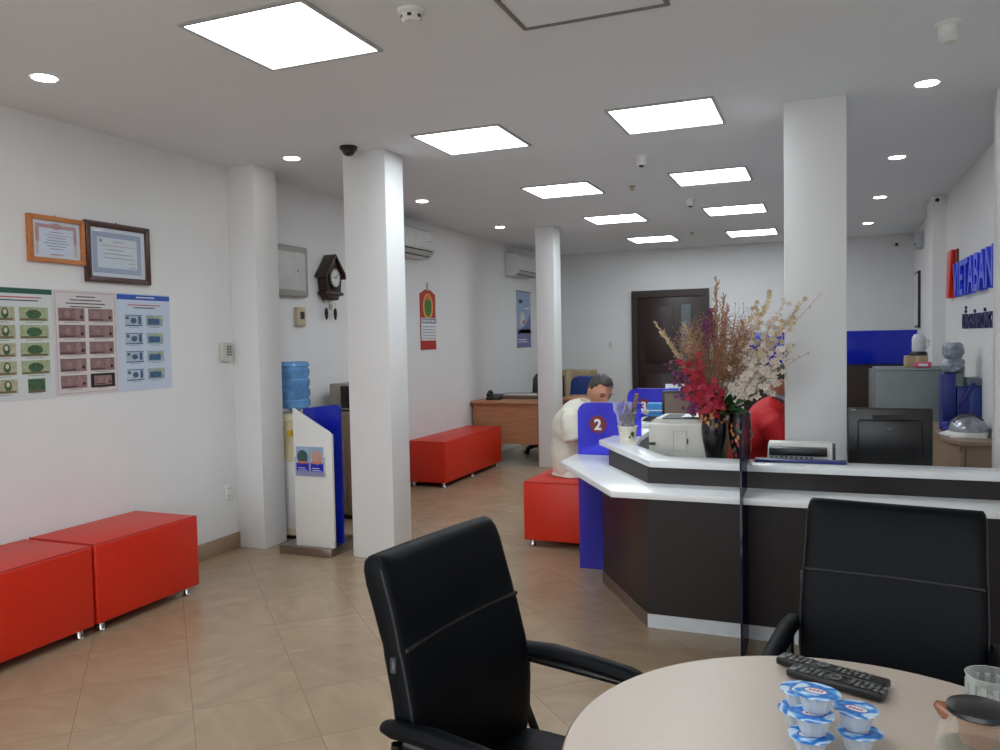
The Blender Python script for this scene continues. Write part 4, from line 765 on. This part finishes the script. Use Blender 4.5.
def jelly_cup(x, y, z, rz, label):
    global jc
    if jc is None:
        t = jc = thing('jelly_cup', label, 'jelly cup', (x, y, z), rz, 'sealed jelly cups on the table')
        fl = [(.027+.0014*math.cos(k*PI/2*3) , 0) for k in range(4)]
        rg = [[(r_*(1+.035*math.cos(10*2*PI*k/40))*math.cos(2*PI*k/40), r_*(1+.035*math.cos(10*2*PI*k/40))*math.sin(2*PI*k/40), z_) for k in range(40)] for r_, z_ in ((.018, 0), (.022, .002), (.025, .012), (.0285, .026), (.030, .0335))]
        MB().m(cupm).loft(rg).build('cup', t); MB().m(jelly).lathe([(.017, .003), (.022, .01), (.0255, .024), (.001, .0245)]).build('jelly', t)
        def out(q): return [((.037+q+.006*max(0, math.cos(2*PI*k/48))**6)*math.cos(2*PI*k/48), (.037+q+.006*max(0, math.cos(2*PI*k/48))**6)*math.sin(2*PI*k/48)) for k in range(48)]
        MB().m(jb).prism(out(0), .0335, .0352).build('lid', t)
        ld = MB().m(paper).prism([(.019*math.cos(2*PI*k/24), .010*math.sin(2*PI*k/24)) for k in range(24)], .0353, .0356)
        ld.m(mat('label_blue', (24, 70, 170), .3)).prism([(.023*math.cos(2*PI*k/24), .014*math.sin(2*PI*k/24)) for k in range(24)], .03522, .03528)
        ld.m(mat('label_red', (190, 30, 50), .3))
        for k in range(4): ld.prism([(-.012+k*.0065, -.003), (-.008+k*.0065, -.003), (-.006+k*.0065, .004), (-.010+k*.0065, .004)], .0357, .0359)
        ld.build('label_print', t)
    else: t = dup(jc, loc=(x, y, z), rz=rz, label=label)
    return t
# (stacks, each cup on its own)
J = [(-.028, 1.505, 0, 20, 'jelly cup standing on the table, lowest of the front stack'), (-.022, 1.512, 1, 190, 'jelly cup in the middle of the tallest stack'), (-.018, 1.524, 2, -12, 'jelly cup topmost of the tallest stack'),
     (.052, 1.548, 0, 0, 'jelly cup on the table under the shorter right stack'), (.05, 1.556, 1, 160, 'jelly cup on top of the shorter right stack'),
     (-.05, 1.605, 0, 100, 'jelly cup on the table behind the tallest stack'), (-.046, 1.612, 1, 40, 'jelly cup resting on another at the left rear of the stacks')]
for x, y, k, rz, l in J: jelly_cup(x, y, .75+k*.0362, rz, l)
gl = clearmat('tumbler_glass', (236, 238, 236), .86, .04)
t = thing('glass_tumbler', 'clear patterned glass tumbler behind the teapot', 'glass', (.292, 1.74, .7505)); t.scale = (1.22, 1.22, 1.0)
MB().m(gl).lathe([(.001, .0), (.03, .0), (.031, .01), (.036, .09), (.0375, .094), (.035, .094), (.029, .014), (.001, .012)], n=36, cap=False).build('glass', t)
g = MB().m(mat('frosted_pattern', (170, 176, 172), .4))
for k in range(14): a = 2*PI*k/14; g.box(-.004, -.001, .055, .004, .0005, .08, T=Matrix.Rotation(a, 4, 'Z') @ Matrix.Translation((0, -.0355, 0)))
g.build('frosted_pattern', t)
t = thing('glass_teapot', 'round glass teapot with a black lid, amber neck and tea leaves inside', 'teapot', (.238, 1.53, .7505)); t.scale = (1.05, 1.05, 1.12)
MB().m(clearmat('teapot_glass', (236, 228, 216), .9, .04)).lathe([(.001, .0), (.045, .0), (.058, .02), (.062, .045), (.056, .07), (.044, .09), (.042, .094)], n=40, cap=False).build('body', t)
MB().m(mat('lid_black', (26, 28, 30), .3)).lathe([(.001, .094), (.045, .094), (.048, .097), (.046, .103), (.03, .108), (.001, .109)], n=32).build('lid', t)
MB().m(mat('lid_black')if 0 else MATS['lid_black']).tube([(.045, 0, .099), (.075, 0, .095), (.09, 0, .06), (.075, 0, .025), (.06, 0, .03)], .007, 8).build('handle', t)
MB().m(mat('amber_plastic', (140, 92, 66), .25)).tube([(-.04, -.0, .085), (-.052, 0, .094), (-.062, 0, .1)], [.014, .011, .005], 10).build('spout', t)
MB().m(mat('infuser_amber', (176, 120, 76), .3, Alpha=.4)).lathe([(.03, .09), (.028, .05), (.001, .045)], cap=False).build('infuser', t)
MB().m(mat('tea_green', (66, 78, 44), .6, var=.3, scale=80)).lathe([(.001, .003), (.044, .003), (.055, .02), (.058, .036), (.001, .04)], n=32).build('tea', t)
# small cup of fruit peel at the bottom edge
t = thing('green_leaf_sprig', 'green leaf lying by the teapot', 'leaf', (.165, 1.475, .753)); MB().m(mat('fresh_green', (92, 122, 62), .5)).face([(0, 0, 0), (.015, -.008, .008), (.034, 0, .006), (.016, .01, .01)]).face([(0, 0, 0), (.005, .015, .008), (0, .03, .004), (-.008, .014, .008)]).build('blade', t); MB().m(green).tube([(0, 0, .001), (-.01, -.01, .0), (-.02, -.012, 0)], .0015, 5).build('stem', t)

# ================================================================== armchairs
def armchair(loc, rz, label):
    t = thing('office_armchair', label, 'armchair', loc, rz, 'black leather armchairs at the round table')
    def ring(z, y, w_, th, lean, n=28):   # rounded slab section
        P = []
        for k in range(n):
            a = 2*PI*k/n; c_, s_ = math.cos(a), math.sin(a); e_ = .22
            x = w_*abs(c_)**e_*(1 if c_ >= 0 else -1); yy = th*abs(s_)**.45*(1 if s_ >= 0 else -1)
            yy += -.018*(x/w_)**2   # gentle wrap round the sitter
            P.append((x, y+yy, z+yy*-lean))
        return P
    spec = [(.40, .205, .215, .02), (.43, .21, .232, .034), (.50, .205, .243, .040), (.60, .205, .249, .041), (.70, .218, .249, .040), (.80, .242, .246, .040), (.822, .248, .245, .036), (.845, .255, .244, .040), (.90, .272, .242, .043), (.955, .290, .242, .045), (.985, .300, .240, .042), (1.003, .306, .236, .034), (1.012, .309, .23, .018)]
    MB().m(leather).loft([ring(z, y, w_, th, .25) for z, y, w_, th in spec]).build('backrest', t, ang=60); bk = [c for c in t.children if c.name.startswith('backrest')][0]
    for sx in (-1, 1):
        MB().m(blackm).tube([(sx*(w_-.004), y-.02-th*.55, z) for z, y, w_, th in spec[1:-1]], .0045, 6).build('piping', bk)
    MB().m(blackm).tube([(x, .248-.040-.018*(x/.245)**2, .822-.004) for x in [-.235+.047*k for k in range(11)]], .0055, 6).build('seam', bk)
    MB().m(dgrey).box(-.2535, .21, .77, -.245, .224, .803).m(mat('tag_print', (110, 110, 112), .6)).box(-.254, .214, .778, -.2535, .218, .796).build('label_tag', bk)
    MB().m(leather).loft([[(w_*abs(math.cos(a))**.35*(1 if math.cos(a) >= 0 else -1), -.02+d_*abs(math.sin(a))**.35*(1 if math.sin(a) >= 0 else -1), z) for a in [2*PI*k/32 for k in range(32)]] for z, w_, d_ in ((.375, .20, .19), (.385, .235, .225), (.42, .245, .24), (.455, .24, .232), (.472, .21, .2), (.478, .1, .1))]).build('seat', t, ang=60)
    for sx in (-1, 1):
        x = sx*.270
        MB().m(leather).tube([(sx*.252, .235, .645), (x, .20, .655), (x, .10, .66), (x, -.02, .652), (x, -.12, .642), (x, -.165, .63), (x, -.185, .60)], [.022, .026, .028, .028, .027, .025, .02], 14, flat=.72).build('armrest', t)
        MB().m(black).tube([(x, .17, .632), (x, -.1, .622), (x, -.17, .60), (x, -.2, .5), (x, -.21, .2), (x, -.2, .05), (x, -.15, .02), (x, .1, .015), (x, .24, .015)], .0125, 10).build('frame_tube', t)
    MB().m(black).tube([(-.28, .24, .015), (.28, .24, .015)], .0125, 10).build('crossbar', t); MB().m(black).box(-.255, -.12, .355, .255, -.08, .38).build('crossbar', t); MB().m(black).box(-.255, .1, .355, .255, .14, .38).build('crossbar', t)
    for sx in (-1, 1): MB().m(black).tube([(sx*.28, -.2, .36), (sx*.25, -.1, .368)], .012, 8).build('bracket', t); MB().m(black).tube([(sx*.255, .12, .368), (sx*.28, .2, .5), (sx*.28, .19, .63)], .012, 8).build('bracket', t)
    return t
armchair((-.628, 1.73, 0), 80, 'black leather armchair pulled up to the left side of the round table')
ch = armchair((.138, 2.29, 0), -9, 'black leather armchair on the far side of the round table, back to the counter'); ch.scale = (.97, .98, .985)

# ================================================================== people
def skinmesh(name, verts, edges, radii, mt, parent, root=0, sub=2):
    me = bpy.data.meshes.new(name+'_src'); me.from_pydata(verts, edges, []); o = bpy.data.objects.new(name+'_src', me); COL.objects.link(o)
    sk = o.modifiers.new('s', 'SKIN'); sk.use_smooth_shade = True
    for i, r_ in enumerate(radii): me.skin_vertices[0].data[i].radius = r_ if isinstance(r_, tuple) else (r_, r_)
    for i in range(len(verts)): me.skin_vertices[0].data[i].use_root = (i == root)
    sb = o.modifiers.new('d', 'SUBSURF'); sb.levels = sub; sb.render_levels = sub
    bpy.context.view_layer.update()
    m2 = bpy.data.meshes.new_from_object(o.evaluated_get(bpy.context.evaluated_depsgraph_get())); bpy.data.objects.remove(o)
    m2.name = name; m2.materials.clear(); m2.materials.append(mt); m2.shade_smooth(); r = bpy.data.objects.new(name, m2); COL.objects.link(r); r.parent = parent; return r
def fuse(o, vox, smooth=2):
    "fuse the pieces of o into one continuous surface"
    md = o.modifiers.new('r', 'REMESH'); md.mode = 'VOXEL'; md.voxel_size = vox
    sm = o.modifiers.new('s', 'SMOOTH'); sm.factor = .5; sm.iterations = smooth
    bpy.context.view_layer.update()
    m2 = bpy.data.meshes.new_from_object(o.evaluated_get(bpy.context.evaluated_depsgraph_get())); o.modifiers.clear()
    mt = o.data.materials[0]; m2.materials.clear(); m2.materials.append(mt); m2.shade_smooth(); o.data = m2; return o
def join_into(o, others, vox=.006, smooth=1):
    bm = bmesh.new(); bm.from_mesh(o.data)
    for q in others:
        tmp = q.data.copy(); bm.from_mesh(tmp); bpy.data.objects.remove(q)
    for f in bm.faces: f.material_index = 0
    bm.to_mesh(o.data); bm.free(); return fuse(o, vox, smooth)
def torso(name, rings, sleeves, mt, parent, vox=.011, folds=.011, seed=1):
    "garment: elliptical rings (x, z, half depth, half width, tilt) up the spine and two sleeves"
    mb = MB().m(mt); L = []
    for x, z, a_, b_, ti in rings:
        L.append([(x+a_*math.cos(q)*math.cos(ti), b_*math.sin(q), z-a_*math.cos(q)*math.sin(ti)) for q in [2*PI*k/28 for k in range(28)]])
    mb.loft(L)
    for pts, rr_ in sleeves: mb.tube(pts, rr_, 16)
    o = mb.build(name, parent); fuse(o, vox, 5); rr = random.Random(seed); ph = [rr.uniform(0, 6) for _ in range(6)]
    for v in o.data.vertices:
        x, y, z = v.co; n = v.normal; w = math.sin(22*z+9*x+6*y+ph[0])+.7*math.sin(37*z-18*y+ph[1])+.5*math.sin(50*y+20*x-15*z+ph[2])
        v.co += n*folds*w*.6
    return o
def head_mesh(c, fwd, up, s, hair_mt, parent):
    "head with brow, nose, lips, chin and ears, looking along fwd"
    f = Vector(fwd).normalized(); r_ = f.cross(Vector(up)).normalized(); u = r_.cross(f); c = Vector(c)
    T = Matrix((r_, f, u)).transposed().to_4x4(); T.translation = c
    def P(x, y, z): return T @ Vector((x*s, y*s, z*s))
    def shape(d):   # d: unit direction in head space (x right, y front, z up)
        x, y, z = d; X, Y, Z = .078*x, .098*y, .118*z
        if z < 0: X *= 1-.32*(-z)**1.3; Y *= 1-.12*(-z) if y > 0 else 1-.35*(-z)
        if y > 0:
            Y *= .93
            g = lambda cx, cz, sx, sz: math.exp(-((x-cx)/sx)**2-((z-cz)/sz)**2)
            Y += .030*g(0, -.22, .14, .16)*(y > .3)+.014*g(0, .02, .12, .2)          # nose
            Y -= .011*(g(.36, .02, .2, .11)+g(-.36, .02, .2, .11))                    # eye sockets
            Y += .008*(g(.34, .2, .26, .09)+g(-.34, .2, .26, .09))+.009*g(0, -.52, .26, .06)-.006*g(0, -.46, .3, .03)+.006*g(0, -.8, .3, .15)
        return X, Y, Z
    bm = bmesh.new(); bmesh.ops.create_icosphere(bm, subdivisions=5, radius=1)
    for v in bm.verts: v.co = P(*shape(v.co.normalized()))
    me = bpy.data.meshes.new('head'); bm.to_mesh(me); bm.free(); me.materials.append(skin); me.shade_smooth(); hd = bpy.data.objects.new('head', me); COL.objects.link(hd); hd.parent = parent
    ears = []
    for sx in (-1, 1):
        e_ = MB().m(skin); e_.loft([[P(sx*(.074+.012*k), -.005-.006*k+rr_*math.cos(a)*.018, -.005+rr_*math.sin(a)*.032) for a in [2*PI*i/14 for i in range(14)]] for k, rr_ in ((0, .7), (.6, 1.0), (1.0, .9), (1.1, .5))]); ears.append(e_.build('ear_tmp'))
    join_into(hd, ears, .0032, 1)
    ey = MB().m(mat('eye_dark', (40, 28, 24), .3))
    for sx in (-1, 1):
        ey.tube([P(sx*.018, .0875, .004), P(sx*.030, .0865, .0045), P(sx*.042, .080, .003)], .0035*s, 6)
    ey.m(hair_mt)
    for sx in (-1, 1): ey.tube([P(sx*.014, .094, .022), P(sx*.030, .0925, .028), P(sx*.048, .083, .022)], .0035*s, 6)
    ey.m(mat('lip', (140, 78, 70), .5)).tube([P(-.022, .089, -.058), P(0, .0965, -.057), P(.022, .089, -.058)], .004*s, 6); ey.build('eyes_and_lips', parent)
    bm = bmesh.new(); bmesh.ops.create_icosphere(bm, subdivisions=4, radius=1); dl = []
    for v in bm.verts:
        d_ = v.co.normalized(); x, y, z = d_
        line = .56 if y > .45 else (.04-.62*max(0, -y) if y < .1 else .04+1.5*(y-.1))
        if z < line: dl.append(v)
        X, Y, Z = shape(d_); w_ = 1.11+.03*math.sin(23*x+11*z)+.02*math.sin(41*y+17*x); v.co = P(X*w_, Y*w_, Z*w_+.004)
    bmesh.ops.delete(bm, geom=dl, context='VERTS'); me = bpy.data.meshes.new('hair'); bm.to_mesh(me); bm.free(); me.materials.append(hair_mt); me.shade_smooth(); hr = bpy.data.objects.new('hair', me); COL.objects.link(hr); hr.parent = parent
    so = hr.modifiers.new('t', 'SOLIDIFY'); so.thickness = .008*s; so.offset = -1
    return hd
def fingers(mb, wrist, dr, palm_n, s=1.0):
    "palm and five separate curled fingers"
    w_ = Vector(wrist); d_ = Vector(dr).normalized(); n = Vector(palm_n).normalized(); a = d_.cross(n).normalized()
    mb.loft([[w_+d_*t*s+(a*math.cos(q)*hw+n*math.sin(q)*ht)*s for q in [2*PI*k/12 for k in range(12)]] for t, hw, ht in ((-.01, .026, .02), (.02, .034, .016), (.06, .04, .014), (.085, .038, .011), (.09, .03, .006))])
    for k, (off, L_) in enumerate(((-.03, .068), (-.010, .078), (.010, .072), (.029, .056))):
        p0 = w_+(d_*.078+a*off)*s; p1 = p0+(d_*L_*.42+n*.004)*s; p2 = p1+(d_*L_*.33+n*.014)*s; p3 = p2+(d_*L_*.18+n*.017)*s
        mb.tube([p0, p1, p2, p3], [.0095*s, .009*s, .008*s, .006*s], 8)
    p0 = w_+(d_*.02-a*.03)*s; mb.tube([p0, p0+(d_*.028-a*.022)*s, p0+(d_*.055-a*.026+n*.008)*s], [.013*s, .011*s, .008*s], 8)
# seated man in a cream shirt, leaning to the counter
pm = thing('person', 'man with greying hair in a cream short-sleeved shirt sitting on the red bench', 'person', (-1.84, 5.82, .476))
V = [(0, 0, .13), (.02, 0, .25), (.06, 0, .40), (.115, 0, .49), (.18, -.01, .53), (.235, -.03, .56),      # 0..5 spine, neck
     (.10, -.17, .465), (.13, -.235, .35), (.165, -.25, .262), (.27, -.205, .318), (.375, -.165, .332),           # 6..10 near arm
     (.10, .17, .465), (.14, .22, .35), (.20, .24, .262), (.30, .19, .318), (.385, .14, .332),                      # 11..15
     (.03, -.10, .105), (.24, -.12, .09), (.42, -.13, .05), (.40, -.13, -.2), (.38, -.13, -.40), (.47, -.13, -.44),
     (.03, .10, .105), (.24, .12, .09), (.42, .13, .05), (.40, .13, -.2), (.38, .13, -.40), (.47, .13, -.44)]
E_ = [(0, 1), (1, 2), (2, 3), (3, 4), (4, 5), (3, 6), (6, 7), (7, 8), (8, 9), (9, 10), (3, 11), (11, 12), (12, 13), (13, 14), (14, 15), (0, 16), (16, 17), (17, 18), (18, 19), (19, 20), (20, 21), (0, 22), (22, 23), (23, 24), (24, 25), (25, 26), (26, 27)]
Rr = [(.11, .10), (.12, .10), (.12, .09), (.1, .075), .05, .05, .05, .044, .038, .032, .025, .05, .044, .038, .032, .025, .08, .075, .055, .045, .035, .03, .08, .075, .055, .045, .035, .03]
body = skinmesh('body', V, E_, Rr, skin, pm)
hm = MB().m(skin); fingers(hm, (.375, -.165, .332), (1, .25, -.12), (0, 0, -1), .95); fingers(hm, (.385, .14, .332), (1, -.2, -.1), (0, 0, -1), .95)
hh = hm.build('hand_tmp', pm); join_into(body, [hh])
head_mesh((.29, -.05, .625), (.66, -.66, -.40), (.34, -.18, .92), 1.05, hairg, pm)
torso('shirt', [(.09, .012, .17, .195, 0), (.075, .06, .17, .20, 0), (.055, .14, .160, .185, .05), (.045, .24, .150, .178, .15), (.05, .33, .14, .185, .3), (.055, .41, .13, .20, .45), (.09, .465, .11, .195, .55), (.125, .505, .085, .14, .6), (.155, .53, .062, .08, .65)],
      [([(.09, -.13, .45), (.115, -.195, .415), (.135, -.235, .345), (.15, -.25, .28)], [.075, .085, .08, .074]), ([(.09, .13, .45), (.115, .195, .415), (.145, .23, .345), (.18, .245, .28)], [.075, .085, .08, .074])], shirt, pm)
MB().m(shirt).tube([(.13, -.065, .545), (.20, -.085, .525), (.255, -.05, .49)], [.012, .014, .008], 8, flat=1.6).tube([(.13, .055, .55), (.20, .06, .53), (.26, .02, .49)], [.012, .014, .008], 8, flat=1.6).tube([(.13, -.065, .545), (.115, 0, .555), (.13, .055, .55)], .014, 8, flat=1.4).build('collar', pm)
MB().m(mat('shirt')if 0 else shirt).loft([[(.09+(a_+.008*math.sin(5*q+2))*math.cos(q), (b_+.008*math.sin(7*q))*math.sin(q), z) for q in [2*PI*k/40 for k in range(40)]] for a_, b_, z in ((.163, .195, .05), (.178, .208, .02), (.185, .214, .004))], False).build('shirt_hem', pm)
skinmesh('trousers', [(.06, 0, .10), (.06, -.09, .095), (.24, -.12, .095), (.42, -.13, .052), (.40, -.13, -.2), (.385, -.13, -.38), (.06, .09, .095), (.24, .12, .095), (.42, .13, .052), (.40, .13, -.2), (.385, .13, -.38)], [(0, 1), (1, 2), (2, 3), (3, 4), (4, 5), (0, 6), (6, 7), (7, 8), (8, 9), (9, 10)], [(.08, .08), .080, .078, .066, .058, .052, .080, .082, .066, .058, .052], trous, pm)
for y in (-.13, .13): MB().m(black).loft([[(.43+a_*math.cos(q), y+b_*math.sin(q), z) for q in [2*PI*k/20 for k in range(20)]] for a_, b_, z in ((.12, .042, -.473), (.125, .046, -.46), (.11, .042, -.43), (.05, .036, -.40))]).build('shoe', pm)
# clerk in red, bent over the desk behind the flowers
office_chair((-.44, 5.58, 0), 90, 'dark office chair under the clerk in red', black, .8)
pc = thing('person', 'clerk in a red top with dark hair bending forward behind the flowers', 'person', (-.455, 5.56, .525))
V2 = [(.02, 0, .13), (.01, 0, .22), (.05, 0, .37), (.11, 0, .49), (.16, 0, .56), (.19, -.005, .60),
      (.11, -.16, .45), (.2, -.2, .31), (.27, -.2, .2), (.37, -.17, .22), (.45, -.13, .24), (.11, .16, .45), (.2, .2, .31), (.27, .2, .2), (.37, .17, .22), (.45, .13, .24),
      (.05, -.09, .09), (.24, -.11, .08), (.41, -.12, .03), (.39, -.12, -.22), (.37, -.12, -.43), (.45, -.12, -.475), (.05, .09, .09), (.24, .11, .08), (.41, .12, .03), (.39, .12, -.22), (.37, .12, -.43), (.45, .12, -.475)]
body = skinmesh('body', V2, E_, Rr, skin, pc)
hm = MB().m(skin); fingers(hm, (.45, -.13, .238), (1, .2, -.1), (0, 0, -1), .9); fingers(hm, (.45, .13, .238), (1, -.2, -.1), (0, 0, -1), .9); join_into(body, [hm.build('hand_tmp', pc)])
head_mesh((.185, -.03, .67), (.75, .1, -.7), (.6, 0, .8), .95, hairb, pc)
torso('red_top', [(.0, .02, .15, .18, 0), (.0, .10, .15, .18, 0), (-.005, .2, .145, .175, .1), (.02, .3, .14, .185, .25), (.06, .39, .13, .195, .4), (.1, .45, .11, .19, .5), (.14, .50, .08, .13, .6), (.165, .53, .06, .075, .65)],
      [([(.1, -.13, .44), (.14, -.185, .40), (.2, -.2, .31), (.27, -.2, .215), (.36, -.17, .225)], [.075, .085, .072, .06, .05]), ([(.1, .13, .44), (.14, .185, .40), (.2, .2, .31), (.27, .2, .215), (.36, .17, .225)], [.075, .085, .072, .06, .05])], redj, pc, seed=4)
MB().m(mat('collar_pale_blue', (186, 206, 222), .7)).tube([(.15, -.055, .585), (.11, 0, .60), (.15, .055, .585), (.215, .0, .55), (.15, -.055, .585)], .014, 8).build('collar', pc)
skinmesh('trousers', [(.05, 0, .10), (.05, -.09, .095), (.24, -.11, .085), (.41, -.12, .03), (.39, -.12, -.22), (.375, -.12, -.41), (.05, .09, .095), (.24, .11, .085), (.41, .12, .03), (.39, .12, -.22), (.375, .12, -.41)], [(0, 1), (1, 2), (2, 3), (3, 4), (4, 5), (0, 6), (6, 7), (7, 8), (8, 9), (9, 10)], [(.08, .08), .08, .078, .064, .056, .05, .08, .078, .064, .056, .05], trous, pc)
for y in (-.12, .12): MB().m(black).loft([[(.42+a_*math.cos(q), y+b_*math.sin(q), z) for q in [2*PI*k/20 for k in range(20)]] for a_, b_, z in ((.115, .04, -.503), (.12, .044, -.49), (.105, .04, -.46), (.05, .035, -.43))]).build('shoe', pc)
